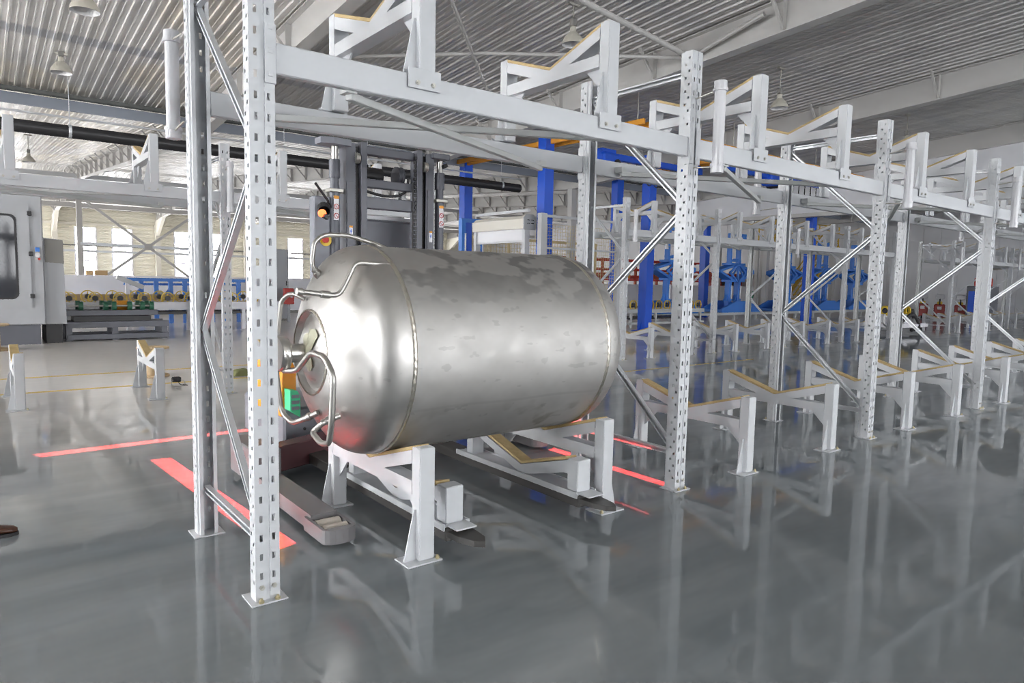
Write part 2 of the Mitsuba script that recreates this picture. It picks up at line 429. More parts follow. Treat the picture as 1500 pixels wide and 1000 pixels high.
for a, b in ys + [(YR[-1], YR[-1])]:
    t.part('panel', ply(M().box(X0 - .2, X0, p, a, 0, zs), 'm_panelwall'))
    if b > a:
        t.part('panel', ply(M().box(X0 - .2, X0, a, b, 0, .5), 'm_panelwall'))
        t.part('panel', ply(M().box(X0 - .2, X0, a, b, 6.6, zs), 'm_panelwall'))
        fr = M()
        for k in range(5):
            yy = a + (b - a) * k / 4
            fr.box(X0 - .06, X0 + .06, yy - .05, yy + .05, .5, 6.6)
        window(quad((X0 - .1, a, .5), (0, b - a, 0), (0, 0, 6.1)), fr, FILL_WEST * (1.0 if a < 5 else 0.72 if a < 20 else 0.2 if a < 45 else 0.4), 'added glowing window band in the unseen wall left of the picture')
    p = b
t = Thing('wall_right', 'pale grey panelled wall at the right end of the hall', kind='structure')
y = YR[0]
while y < YR[-1]:
    e = min(y + 1.0, YR[-1])
    t.part('panel', ply(M().box(X1, X1 + .15, y + .006, e - .006, 0, 8.0, .006), 'm_panelwall'))
    y = e
t.part('backing', ply(M().box(X1 + .15, X1 + .3, YR[0], YR[-1], 0, 8.0), 'm_shadow_gap'))
# draught curtain wall hanging under the fourth girder
t = Thing('wall_upper', 'plain grey upper wall hanging under a roof girder at the right', kind='structure')
yy = np.linspace(-18, 20.2, 14)
t.part('panel', ply(M().prism([(-18, 4.45), (20.2, 4.45), (20.2, zb(20.2)), (-6, zb(-6)), (-18, zb(-18))], 26.05, 26.2), 'm_panelwall'))
t.part('edge_beam', ply(M().box(25.95, 26.3, -18, 20.2, 4.3, 4.45), 'm_girder'))
# low white partition
t = Thing('wall_partition', 'low white partition wall behind the machines', kind='structure')
t.part('panel', ply(M().box(-14, X1, 29.0, 29.15, .12, 1.42), 'm_white'))
t.part('skirting', ply(M().box(-14, X1, 28.97, 29.17, 0, .12), 'm_cncdark'))
t.part('cap', ply(M().box(-14, X1, 28.97, 29.18, 1.42, 1.47), 'm_white'))

# tie tubes under the near ceiling
t = Thing('tie_tube', 'grey tie tubes meeting at a plate under the ceiling', kind='structure')
kn = (11.9, 9.35, 6.25)
t.part('tube', ply(M().tube([kn, (9.2, 9.05, 6.35), (5.2, 8.6, 6.5)], .055, 12), 'm_girder', 40))
t.part('tube', ply(M().tube([kn, (8.6, 12.1, 6.3), (5.2, 15.0, 6.15)], .04, 10), 'm_girder', 40))
t.part('tube', ply(M().tube([(6.0, 9.7, 6.45), (11.6, 15.6, 6.05)], .035, 10), 'm_girder', 40))
t.part('tube', ply(M().tube([kn, (11.75, 7.6, 6.6)], .045, 10), 'm_girder', 40))
t.part('gusset', ply(M().box(11.75, 12.0, 9.2, 9.5, 6.2, 6.3), 'm_girder'))

# cross braced column line under the ridge
for xa, xb in ((5, 12), (19, 26)):
    t = Thing('cross_brace', f'grey steel cross brace between columns in front of the {"left" if xa < 9 else "middle"} bright windows', 'cross brace')
    y = YR[3]; xm = (xa + xb) / 2
    zc_ = 3.15
    for (p, q) in (((xa, zc_ + 2.75), (xm, zc_)), ((xb, zc_ + 2.75), (xm, zc_)), ((xa, zc_ - 2.75), (xm, zc_)), ((xb, zc_ - 2.75), (xm, zc_))):
        t.part('diagonal', ply(M().bar((p[0], y - .22, p[1]), (q[0], y - .22, q[1]), .12, .14), 'm_girder'))
    t.part('strut', ply(M().bar((xa, y - .26, zc_ + .05), (xb, y - .26, zc_ - .05), .12, .16), 'm_galv'))
    t.part('gusset', ply(M().box(xm - .22, xm + .22, y - .33, y - .15, zc_ - .18, zc_ + .18), 'm_girder'))

# black duct pipe under the ceiling with hangers
t = Thing('duct_pipe', 'long black pipe hanging on wires below the ceiling', 'pipe')
PY, PZ = 18.0, 4.62
t.part('tube', ply(M().cyl((-10, PY, PZ), (14.3, PY, PZ - .02), .135, 20), 'm_black', 40))
t.part('conduit', ply(M().cyl((-10, PY - .1, PZ + .28), (14.3, PY - .1, PZ + .26), .025, 8), 'm_galv', 40))
for x in np.arange(-7.6, 14.2, 2.35):
    t.part('hanger', ply(M().cyl((x, PY, PZ), (x, PY, zc(PY) - .04), .008, 6).lathe((x - .03, PY, PZ), (x + .03, PY, PZ), [(.137, 0), (.145, 0), (.145, .06), (.137, .06)], 20), 'm_galv'))

# high bay lamps
def lamp_parts(r):
    prof = [(.03, .0), (.055, .02), (.06, .1), (.09, .13), (.14, .18), (.19, .26), (.205, .33)]
    pin = [(.20, .33), (.18, .26), (.13, .185), (.08, .14), (.0, .12)]
    return [('shade', ply(M().lathe((0, 0, 0), (0, 0, -1), prof, 28), 'm_shade', 40)),
            ('reflector', ply(M().lathe((0, 0, 0), (0, 0, -1), pin, 28), 'm_shade_inside', 40)),
            ('gear_box', ply(M().box(-.05, .05, -.05, .05, .0, .13, .01), 'm_cncdark')),
            ('bulb', ply(M().lathe((0, 0, -.14), (0, 0, -1), [(.02, 0), (.045, .05), (.05, .09), (.03, .13), (0, .14)], 14), 'm_plastic', 40)),
            ('rod', ply(M().cyl((0, 0, .13), (0, 0, r), .012, 8), 'm_bolt')),
            ('hook', ply(M().box(-.12, .12, -.03, .03, r - .02, r + .02), 'm_bolt'))]
LAMPS = [(1.5, 12.5, 5.83, 'topmost at the left edge of the picture'), (1.63, 17.4, 6.02, 'below the dark ceiling band at the left'), (1.8, 31.0, 5.85, 'beyond the black pipe at far left'),
         (8.9, 9.7, 6.27, 'behind the second high cradle of the front rack'), (15.2, 9.31, 6.10, 'above the third front rack cradle at the right'), (22.0, 9.27, 6.1, 'farthest right, hidden behind high cradles'),
         (8.8, 54.0, 6.6, 'in front of the bright windows'), (10.6, 52.0, 6.6, 'second in front of the bright windows'), (5.1, 22.0, 5.5, 'behind the front rack beam')]
for x, y, z, w in LAMPS:
    Thing('pendant_lamp', f'grey bell shaped lamp on a rod, {w}', 'lamp', 'high bay pendant lamps', at=(x, y, z)).parts(lamp_parts(zc(y) - z - .05))
# ------------------------------------------------------------------ pallet racks
PW, PD, PH = 0.119, 0.108, 3.30
def holed(m, o, u, n, width, th, z0, z1, cols, pitch, hh, starts):
    """sheet from o along u (width) and z, thickness along n, with columns (a, b) of holes hh tall"""
    o, u, n = (np.asarray(k, float) for k in (o, u, n))
    def cell(a, b, za, zb_):
        c = np.array([o + u * s + n * d + np.array([0, 0, zz]) for s in (a, b) for d in (0, th) for zz in (za, zb_)])
        m.add(c, BOXF if np.dot(np.cross(u, n), (0, 0, 1)) > 0 else BOXF[:, ::-1])
    p = 0
    for (a, b), st in zip(cols, starts):
        cell(p, a, z0, z1)
        z = z0; h = st
        while h + hh < z1:
            cell(a, b, z, h); z = h + hh; h += pitch
        cell(a, b, z, z1)
        p = b
    cell(p, width, z0, z1)

def post_mesh():
    m = M()
    holed(m, (0, 0, 0), (1, 0, 0), (0, 1, 0), .048, .003, .006, PH, [(.022, .037)], .0955, .034, [.115])
    holed(m, (.071, 0, 0), (1, 0, 0), (0, 1, 0), .048, .003, .006, PH, [(.011, .026)], .0955, .034, [.115])
    m.box(.045, .074, .005, .008, .006, PH); m.box(.045, .048, 0, .008, .006, PH); m.box(.071, .074, 0, .008, .006, PH)
    for x, nx in ((0, 1), (PW, -1)):
        holed(m, (x, .003, 0), (0, 1, 0), (nx, 0, 0), .074, .003, .006, PH, [(.014, .031), (.045, .062)], .0955, .018, [.09, .138])
        m.bar((x + nx * .0015, .076, PH / 2), (x + nx * .0115, .083, PH / 2), .003, PH - .012)
        m.box(min(x + nx * .009, x + nx * .012), max(x + nx * .009, x + nx * .012), .082, PD, .006, PH)
        m.box(min(x + nx * .009, x + nx * .030), max(x + nx * .009, x + nx * .030), PD - .003, PD, .006, PH)
    return m
POST = ply(post_mesh(), 'm_paint')
POSTG = ply(post_mesh(), 'm_paint_worn')
FOOT = ply(M().box(-.03, PW + .03, -.035, PD + .02, 0, .008, .002), 'm_paint')
BOLT = ply(M().cyl((0, 0, 0), (0, 0, .012), .013, 6).cyl((0, 0, .012), (0, 0, .022), .007, 10), 'm_brassbolt')
SBOLT = ply(M().cyl((0, 0, 0), (0, -.009, 0), .013, 6).cyl((0, -.009, 0), (0, -.014, 0), .007, 10), 'm_bolt')

def channel(p, q, w=.044, d=.03):
    """C channel open towards -x"""
    m = M(); p, q = np.asarray(p, float), np.asarray(q, float)
    t = nrm(q - p); side = nrm(np.cross((1, 0, 0), t)); ex = np.array([1., 0, 0])
    m.bar(p, q, .003, w, side)
    for s in (-1, 1):
        m.bar(p + side * s * (w / 2 - .0015) - ex * d / 2, q + side * s * (w / 2 - .0015) - ex * d / 2, d, .003, side)
        m.bar(p + side * s * (w / 2 - .006) - ex * d, q + side * s * (w / 2 - .006) - ex * d, .003, .012, side)
    return m
RD = 1.174
fy, by = .07, RD - .07
BR = [ply(channel((.075, fy, .285), (.075, by, .285)), 'm_galv'), ply(channel((.078, fy - .02, .28), (.078, by, 1.25)), 'm_galv'), ply(channel((.075, by, 1.27), (.075, fy, 2.15)), 'm_galv'),
      ply(channel((.078, fy, 2.19), (.078, by, 3.12)), 'm_galv'), ply(channel((.075, fy, 3.15), (.075, by, 3.15)), 'm_galv')]
BB = ply(M().cyl((.03, 0, 0), (.108, 0, 0), .010, 10), 'm_bolt')

def rack_frame(x, y, label, group, far=False):
    t = Thing('rack_frame', label, 'rack frame', group, at=(x, y, 0))
    bk = T().translate([PW, RD, 0]).rotate([0, 0, 1], 180)
    t.part('post', POST); t.part('post', POST if not far else POSTG, tw=bk)
    t.part('base_plate', FOOT); t.part('base_plate', FOOT, tw=bk)
    for d in BR: t.part('brace', d, 'galvanised channel brace')
    for yy, zz in ((fy - .01, .285), (by, 1.26), (fy, 2.17), (by, 3.14), (fy, 3.15)):
        t.part('bolt', BB, tw=T().translate([0, yy, zz]))
    for px, py in ((.02, -.022), (.10, -.022)):
        t.part('anchor_bolt', BOLT, tw=T().translate([px, py, .008])); t.part('anchor_bolt', BOLT, tw=bk @ T().translate([px, py, .008]))
    for px in (.03, .09):
        t.part('bolt', SBOLT, tw=T().translate([px, 0, .075]))
    return t

BZ0, BZ1 = 2.535, 2.678
def beam_parts(L, back):
    """beam of a bay along x from 0 to L: face at y 0 (front) looking to -y"""
    s = -1 if back else 1
    m = M().box(.004, L - .004, .004, .054, BZ0, BZ1, .006)
    out = [('tube', ply(m, 'm_paint'))]
    for e in (0, 1):
        x0 = -.048 if e == 0 else L - .004
        c = M().box(x0, x0 + .052, -.010, -.003, BZ0 - .05, BZ1 + .075, .003)
        c.box(x0 + (.046 if e == 0 else 0), x0 + (.052 if e == 0 else .006), -.006, .06, BZ0 - .05, BZ1 + .075)
        for k in range(3):
            zz = BZ0 - .02 + k * .105
            c.box(x0 + .014, x0 + .036, -.014, -.009, zz, zz + .022, .002)
        out.append(('end_plate', ply(c, 'm_paint')))
    return out
_beams = {}
def rack_beam(x, y, L, back, label, group):
    k = (round(L, 3), back)
    if k not in _beams: _beams[k] = beam_parts(L, back)
    t = Thing('rack_beam', label, 'rack beam', group, at=(x, y, 0) if not back else (x + L, y, 0), rz=180 if back else 0)
    t.parts(_beams[k])
    return t

# cradles: V shaped supports, standing on the floor or bolted on the beams
def cradle_parts(hw, H, upper, side=1):
    V0 = .47 if not upper else .43
    H = H
    lw, ld = .10, .09
    yo, yi = hw, hw - ld
    sl = (H - V0) / hw
    arm = .078
    ch1, ch0 = H - .205, H - .285
    poly = [(-yi, ch0), (yi, ch0), (yi, V0 + sl * yi), (0, V0), (-yi, V0 + sl * yi)]
    def void(s):
        ya = (ch1 - (V0 - arm)) / sl
        ya = max(ya, .14)
        return [(s * yi * .999, ch1), (s * yi * .999, V0 - arm + sl * yi), (s * ya, ch1)][::s]
    vee = M().prism(poly, -lw / 2, lw / 2, 'x', [void(1), void(-1)])
    P = [('vee_frame', ply(vee, 'm_paint'))]
    for s in (-1, 1):
        ya, yb = sorted((s * yo, s * yi))
        z0 = .01
        P.append(('leg', ply(M().box(-lw / 2, lw / 2, ya, yb, z0, H - .004, .006), 'm_paint')))
        n = np.array([0, -s * sl, 1]); n = n / np.linalg.norm(n)
        p = np.array([0, 0.0, V0]) + n * .011; q = np.array([0, s * (yo - .06), V0 + sl * (yo - .06)]) + n * .011
        P.append(('pad', ply(M().bar(p, q, lw * .94, .022, n, .003), 'm_pad'), 'brown wood pad'))
        g = [(s * yi, ch0 - .16), (s * yi, ch0), (s * (yi - .16), ch0)]
        P.append(('corner_gusset', ply(M().prism(g[::s], -.006, .006), 'm_paint')))
        st = [(side * a_, b_) for a_, b_ in [(-lw / 2, .008), (-lw / 2 - .075, .008), (-lw / 2 - .012, .30), (-lw / 2, .30)]][::side]
        ym = (ya + yb) / 2
        P.append(('stiffener', ply(M().prism(st, ym - .005, ym + .005, 'y'), 'm_paint')))
        if not upper:
            P.append(('foot_plate', ply(M().box(min(-side * (lw / 2 + .09), side * (lw / 2 + .035)), max(-side * (lw / 2 + .09), side * (lw / 2 + .035)), ya - .035, yb + .035, 0, .010, .002), 'm_paint')))
            P.append(('anchor_bolt', BOLT, None, None, T().translate([side * (lw / 2 + .012), s * (yo + .012), .010])))
        else:
            yf = s * (yo + .001)
            pl = M().box(-lw / 2 - .07, lw / 2 + .03, min(yf, yf + s * .006), max(yf, yf + s * .006), -.075, .03, .002)
            P.append(('side_plate', ply(pl, 'm_paint')))
            for bx in (-.065, .03):
                P.append(('bolt', SBOLT, None, None, T().translate([bx, yf + s * .006, -.045]).rotate([0, 0, 1], 0 if s < 0 else 180)))
    return P
FLOOR_C = cradle_parts(.63, .66, False)
FLOOR_M = cradle_parts(.63, .66, False, -1)
UPPER_C = cradle_parts(.592, .63, True)
def cradle(x, yc, upper, label, group, mirror=False):
    t = Thing('cradle', label, 'cradle', group, at=(x, yc, BZ1 if upper else 0))
    return t.parts(UPPER_C if upper else FLOOR_M if mirror else FLOOR_C)

# plastic guard tubes on the posts
def tube_parts(reach):
    H = .62
    return [('sleeve', ply(M().lathe((0, 0, 0), (0, 0, 1), [(0, .0), (.040, .0), (.040, H), (0, H)], 20), 'm_plastic', 40)),
            ('end_cap', ply(M().lathe((0, 0, -.012), (0, 0, 1), [(0, 0), (.046, 0), (.046, .05), (.052, .05), (.052, .068), (.040, .07)], 20), 'm_plastic', 40)),
            ('end_cap', ply(M().lathe((0, 0, H + .012), (0, 0, -1), [(0, 0), (.046, 0), (.046, .05), (.052, .05), (.052, .068), (.040, .07)], 20), 'm_plastic', 40)),
            ('rod', ply(M().tube([(0, reach, .05), (0, .04, .035)], .006, 8), 'm_bolt')), ('rod', ply(M().tube([(0, reach, H - .07), (0, .04, H - .045)], .006, 8), 'm_bolt'))]
TUBE, TUBE_B = tube_parts(.208), tube_parts(.266)
def guard_tube(x, y, z, back, label):
    Thing('guard_tube', label, 'tube', 'white plastic tubes on rack posts', at=(x, y, z), rz=180 if back else 0).parts(TUBE_B if back else TUBE)

# plan bracing between a bay's two beams
def plan_brace(x, L, y, label, group):
    t = Thing('plan_brace', label, 'brace', group, at=(x, y, 0))
    z = BZ0 - .02
    t.part('tube', ply(M().bar((.40, .07, z), (L - .5, RD - .07, z), .045, .04, c=.004), 'm_paint_worn'))
    t.part('tube', ply(M().bar((.30, RD - .10, z + .05), (L - .8, .07, z + .05), .045, .04, c=.004), 'm_paint_worn'))
    for a, b in (((.40, .07, z), 0), ((L - .5, RD - .07, z), 0), ((.30, RD - .10, z + .05), 0), ((L - .8, .07, z + .05), 0)):
        t.part('clip', ply(M().box(a[0] - .03, a[0] + .03, a[1] - .04, a[1] + .04, a[2] + .01, a[2] + .06), 'm_paint_worn'))

Y0 = 3.2925
def rack_row(xs, y, name, offs, gf, tubes_f, tubes_b, first_label=None, skip=()):
    n = len(xs)
    for i, x in enumerate(xs):
        lab = (first_label or {}).get(i) or f'slotted grey upright frame, {ORD[i]} from the left in the {name}'
        rack_frame(x, y, lab, f'upright frames of the {name}', far=y > 6)
        if i in tubes_f: guard_tube(x + .06, y - .21, 2.41, False, f'white plastic tube on the front post of the {ORD[i]} frame of the {name}')
        if i in tubes_b: guard_tube(x - .01, y + RD + .27, 2.44, True, f'white plastic tube on the back post of the {ORD[i]} frame of the {name}')
        if i < n - 1:
            L = xs[i + 1] - x - PW
            where = f'{ORD[i]} bay of the {name}'
            rack_beam(x + PW, y, L, False, f'light grey front beam of the {where}', f'beams of the {name}')
            rack_beam(x + PW, y + RD, L, True, f'light grey back beam of the {where}', f'beams of the {name}')
            plan_brace(x + PW, L, y, f'thin crossed tubes between beams of the {where}', f'plan braces of the {name}')
            for j, o in enumerate(offs):
                if (i, j) in skip: continue
                w = 'left' if j == 0 else 'right'
                cradle(x + o, y + RD / 2, True, f'high V cradle on beams, {w} one, {where}', f'high cradles of the {name}')
                fl = f'grey V cradle on floor, {w} one, {where}'
                if name == 'front rack' and i == 0: fl = f'floor cradle under the {"domed left" if j == 0 else "right"} end of the steel tank'
                under = name == 'front rack' and i == 0 and j == 1
                cradle(x + o + .03 * under, y + RD / 2, False, fl, f'floor cradles of the {name}', under)
FR = [1.029, 4.21, 7.378, 10.53, 13.69, 16.85, 20.0, 23.1]
rack_row(FR, Y0, 'front rack', (.94, 2.36), None, {1, 2, 3, 5}, {0, 2, 4},
         {0: 'nearest slotted upright frame at the left, in front of the tank head', 1: 'slotted upright frame right of the tank with a white tube on its post'})
rack_row([-3.62, -.45, 2.61, 5.78], 9.56, 'left back rack', (.83, 2.28), None, {1, 2}, {2})
rack_row([10.40, 13.46, 16.49, 19.54, 22.6], 9.62, 'right back rack', (.90, 2.26), None, {0, 2, 4}, {1, 3})
rack_row([27.25, 30.3, 33.35, 36.4], 9.62, 'far end rack', (.90, 2.26), None, {0, 2}, {1})

# ------------------------------------------------------------------ the tank
TY, TZ, TR = 3.88, 1.154, 0.634
TA, TB = 1.885, 3.388
tank = Thing('steel_tank', 'large brushed stainless steel pressure tank lying on two cradles', 'tank')
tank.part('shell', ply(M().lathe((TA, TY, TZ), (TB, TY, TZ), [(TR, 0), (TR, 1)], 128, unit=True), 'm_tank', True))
def head_profile(n1=26, n2=14):
    rho, rk, st = .92, .20, .03
    hh = rho - math.sqrt((rho - rk) ** 2 - (TR - rk) ** 2)
    pts = []
    a1 = math.asin((TR - rk) / (rho - rk))
    for a in np.linspace(0, a1, n1): pts.append((rho * math.sin(a), st + hh - rho * (1 - math.cos(a))))
    cz = st + hh - rho + (rho - rk) * math.cos(a1)
    for a in np.linspace(a1, math.pi / 2, n2)[1:]: pts.append((TR - rk + rk * math.sin(a), cz + rk * math.cos(a)))
    pts.append((TR, 0))
    return pts, st + hh
HP, HH = head_profile()
def headx(r):                                     # how far the head stands out at radius r
    rr = np.array([p[0] for p in HP]); xx = np.array([p[1] for p in HP])
    return float(np.interp(r, rr, xx))
def head(xs, d, inner):
    prof = [p for p in HP if p[0] > inner] if inner else HP
    if inner: prof = [(inner, headx(inner))] + prof
    return M().lathe((xs, TY, TZ), (xs + d, TY, TZ), prof[::-1], 128)
RI = .245
tank.part('head', ply(head(TA, -1, RI), 'm_tank', True), 'domed end with pipes')
tank.part('head', ply(head(TB, 1, 0), 'm_tank', True))
hx = headx(RI)
tank.part('inner_cap', ply(M().lathe((TA, TY, TZ), (TA - 1, TY, TZ), [(RI, hx), (RI - .012, hx - .035), (RI - .05, hx - .03), (RI - .09, hx + .005), (.10, hx + .035), (.0, hx + .04)], 72), 'm_tank', 40), 'small dished cap inside the welded ring')
def bead(xs, r, w, h, n=260, seed=0):
    rr = random.Random(seed)
    an = np.linspace(0, 2 * np.pi, n, endpoint=False)
    rows = []
    for k, (dx, dr_) in enumerate(((-w, 0), (-w * .5, h * .8), (0, h), (w * .5, h * .8), (w, 0))):
        j = np.array([1 + .35 * math.sin(i * 2.1) + .25 * rr.random() for i in range(n)])
        rows.append(np.stack([xs + dx + 0 * an, TY + (r + dr_ * j - .001) * np.cos(an), TZ + (r + dr_ * j - .001) * np.sin(an)], 1))
    v = np.concatenate(rows); i = np.arange(n); j = (i + 1) % n; f = []
    for k in range(4): f += [np.stack([k * n + i, (k + 1) * n + j, k * n + j], 1), np.stack([k * n + i, (k + 1) * n + i, (k + 1) * n + j], 1)]
    return M().add(v, np.concatenate(f))
tank.part('weld_bead', ply(bead(TA, TR, .016, .007), 'm_weld', True)); tank.part('weld_bead', ply(bead(TB, TR, .016, .007, seed=2), 'm_weld', True))
tank.part('weld_ring', ply(bead(TA - hx + .002, RI, .010, .009, 160, 3), 'm_weld', True))
XA = TA - hx - .04
tank.part('nozzle', ply(M().lathe((XA + .03, TY, TZ), (XA - .3, TY, TZ), [(.054, 0), (.054, .16), (.052, .16), (.052, .02), (0, .02)], 32), 'm_chrome', 40))
tank.part('nozzle_flange', ply(M().lathe((XA - .10, TY, TZ), (XA - .2, TY, TZ), [(.054, 0), (.095, .0), (.102, .01), (.102, .045), (.095, .055), (.075, .055), (.07, .05), (0, .05)], 40), 'm_chrome', 40))
rng = random.Random(5)
tp = M()
pts = []
for k in range(22):
    a = k / 22 * 2 * math.pi
    pts.append((-.075 + .045 * math.cos(a) * (1 + .3 * math.sin(3 * a)) + rng.uniform(-.012, .012), .04 + .11 * math.sin(a) * (1 if k < 11 else 1.35) + rng.uniform(-.012, .012)))
caph = lambda r: float(np.interp(r, [0, .10, .155, .195, .24], [.04, .035, .005, -.03, -.03]))
v = [(TA - hx - .008 - max(caph(math.hypot(y, z)), -.012), TY + y, TZ + z) for y, z in pts]
cc = (TA - hx - .048, TY - .075, TZ + .03)
tp.add(v + [cc], [[k, (k + 1) % 22, 22] for k in range(22)])
tp.add([(a - .0035, b, c) for a, b, c in v + [cc]], [[(k + 1) % 22, k, 22] for k in range(22)])
tank.part('masking_tape', ply(tp, 'm_tape'), 'olive paper tape on the cap')
tank.part('pipe', ply(M().tube([(1.63, 3.95, 1.60), (1.585, 3.95, 1.665), (1.60, 3.95, 1.80), (1.66, 3.95, 1.845), (1.80, 3.93, 1.85), (1.98, 3.88, 1.80), (2.02, 3.70, 1.735)], .0135, 12, .05), 'm_pipe', 40), 'bent steel tube over the top of the head')
tank.part('pipe_fitting', ply(M().lathe((1.60, 3.95, 1.64), (1.66, 3.95, 1.565), [(0, 0), (.02, 0), (.02, .02), (.026, .02), (.026, .05), (.02, .06), (.02, .12)], 16), 'm_pipe', 40))
tank.part('pipe', ply(M().tube([(1.36, 3.56, 1.515), (1.50, 3.565, 1.50), (1.585, 3.565, 1.495), (1.64, 3.56, 1.60), (1.675, 3.56, 1.678), (1.88, 3.53, 1.672)], .014, 12, .05), 'm_pipe', 40), 'bent steel tube with a long straight stub')
tank.part('pipe_fitting', ply(M().lathe((1.345, 3.56, 1.517), (1.53, 3.565, 1.498), [(0, 0), (.02, 0), (.02, .03), (.015, .035), (.015, .13), (.021, .135), (.021, .185), (0, .185)], 16), 'm_pipe', 40))
tank.part('pipe', ply(M().tube([(1.38, 3.86, 1.06), (1.41, 3.74, 1.07), (1.42, 3.56, 1.19), (1.42, 3.38, 1.185), (1.425, 3.28, 1.10), (1.43, 3.31, .86), (1.44, 3.37, .725), (1.45, 3.50, .70), (1.47, 3.68, .725), (1.52, 3.60, .80), (1.60, 3.60, .82)], .0165, 12, .045), 'm_pipe', 40), 'bent steel tube looping below the nozzle')
tank.part('pipe_fitting', ply(M().lathe((1.50, 3.615, .785), (1.60, 3.60, .82), [(0, 0), (.019, 0), (.019, .03), (.024, .03), (.024, .05), (.017, .05), (.017, .1)], 16), 'm_pipe', 40))
tank.part('pipe', ply(M().tube([(1.44, 4.02, 1.20), (1.44, 4.17, 1.05), (1.47, 4.16, .76), (1.50, 4.06, .705), (1.50, 3.93, .745), (1.57, 3.83, .80)], .016, 12, .05), 'm_pipe', 40), 'bent steel tube behind the nozzle')
tank.part('pipe_fitting', ply(M().lathe((1.51, 3.90, .757), (1.58, 3.82, .81), [(0, 0), (.019, 0), (.019, .03), (.024, .03), (.024, .05), (.017, .05), (.017, .1)], 16), 'm_pipe', 40))
tank.part('pipe', ply(M().tube([(1.45, 4.15, 1.25), (1.46, 4.12, 1.45), (1.50, 4.05, 1.50), (1.56, 4.0, 1.46)], .014, 10, .05), 'm_pipe', 40))

# ------------------------------------------------------------------ the automatic stacker behind the tank
AX = 2.94
agv = Thing('stacker_truck', 'dark grey driverless stacker truck with mast standing behind the tank', 'stacker')
MY = 5.5
def A(name, m, mat, label=None, smooth=False): return agv.part(name, ply(m, mat, smooth), label)
for s in (-1, 1):
    xo, xi = AX + s * .43, AX + s * .30
    lo, hi = sorted((xo, xo - s * .085))
    A('mast_channel', M().box(lo, hi, MY, MY + .015, .12, 2.72).box(min(xo, xo - s * .015), max(xo, xo - s * .015), MY, MY + .14, .12, 2.72).box(lo, hi, MY + .125, MY + .14, .12, 2.72), 'm_agv')
    lo, hi = sorted((xi, xi - s * .055))
    A('inner_channel', M().box(lo, hi, MY - .02, MY + .11, .12, 2.74, .004), 'm_agv')
    A('guide_strip', M().box(xi + s * .005, xi + s * .05, MY + .03, MY + .05, .2, 2.7) if s > 0 else M().box(xi - .05, xi - .005, MY + .03, MY + .05, .2, 2.7), 'm_black')
    A('cover_strip', M().box(min(xo - s * .005, xo - s * .07), max(xo - s * .005, xo - s * .07), MY - .012, MY - .002, .3, 2.40, .002), 'm_agv')
    cx = AX + s * .515
    A('lift_cylinder', M().lathe((cx, MY + .04, .15), (cx, MY + .04, 3), [(0, 0), (.042, 0), (.042, 2.18), (.036, 2.2), (.036, 2.27), (.046, 2.27), (.046, 2.42), (0, 2.42)], 24), 'm_agv', None, 40)
    A('cylinder_rod', M().cyl((cx, MY + .04, 2.5), (cx, MY + .04, 2.68), .028, 20), 'm_chrome', 'chrome lift rod', 40)
    A('cylinder_clamp', M().box(cx - .06, cx + .06, MY - .01, MY + .10, 2.30, 2.33, .004).box(min(cx, cx - s * .12), max(cx, cx - s * .12), MY + .05, MY + .09, 2.30, 2.33), 'm_bolt')
    A('mast_roller', M().cyl((xo - s * .115, MY + .0, 2.60), (xo - s * .08, MY + .0, 2.60), .045, 20), 'm_bolt', None, 40)
    A('sticker', M().box(cx - .028, cx + .018, MY - .006, MY - .002, 2.07, 2.27), 'm_plastic', 'white warning sticker')
    A('sticker', M().box(cx - .028, cx + .018, MY - .0075, MY - .006, 2.245, 2.27), 'm_orange', 'orange band of the warning sticker')
    for zz in (2.18, 2.105):
        A('sticker_ring', M().lathe((cx - .005, MY - .0075, zz), (cx - .005, MY - .0085, zz), [(.018, 0), (.023, 0), (.023, .001), (.018, .001)], 20), 'm_red')
        A('sticker_ring', M().bar((cx - .018, MY - .0085, zz + .013), (cx + .008, MY - .0085, zz - .013), .001, .004, (0, 0, 1)), 'm_red')
    bx = xo - s * .037
    A('sticker', M().box(bx - .016, bx + .016, MY - .0145, MY - .012, 1.93, 2.03), 'm_plastic', 'small white label')
    A('sticker', M().box(bx - .016, bx + .016, MY - .0155, MY - .0145, 2.015, 2.03), 'm_orange')
    A('sticker_mark', M().box(bx - .003, bx + .003, MY - .0155, MY - .0145, 1.965, 2.005).box(bx - .011, bx + .011, MY - .0155, MY - .0145, 1.982, 1.988), 'm_blue')
A('top_plate', M().prism([(AX - .66, MY - .02), (AX - .66, MY + .10), (AX - .45, MY + .16), (AX - .40, MY + .16), (AX - .40, MY - .04), (AX - .56, MY - .06)], 2.685, 2.735, 'z'), 'm_agv_light')
A('top_plate', M().box(AX + .40, AX + .58, MY - .04, MY + .16, 2.685, 2.735, .006), 'm_agv')
for z0, z1, y in ((2.65, 2.72, MY + .03), (2.375, 2.445, MY + .04), (2.19, 2.29, MY + .0)):
    A('cross_beam', M().box(AX - .26, AX + .24, y, y + .08, z0, z1, .006), 'm_agv')
A('motor', M().cyl((AX - .20, MY + .34, 2.52), (AX + .06, MY + .34, 2.52), .075, 24), 'm_black', None, 40)
A('motor_bracket', M().box(AX - .24, AX - .215, MY + .2, MY + .45, 2.40, 2.66).box(AX - .24, AX + .03, MY + .18, MY + .26, 2.40, 2.47, .006), 'm_agv_light')
A('pulley', M().lathe((AX + .14, MY + .2, 2.52), (AX + .19, MY + .2, 2.52), [(0, 0), (.085, 0), (.085, .015), (.078, .02), (.078, .04), (.085, .045), (.085, .06), (0, .06)], 28), 'm_agv', None, 40)
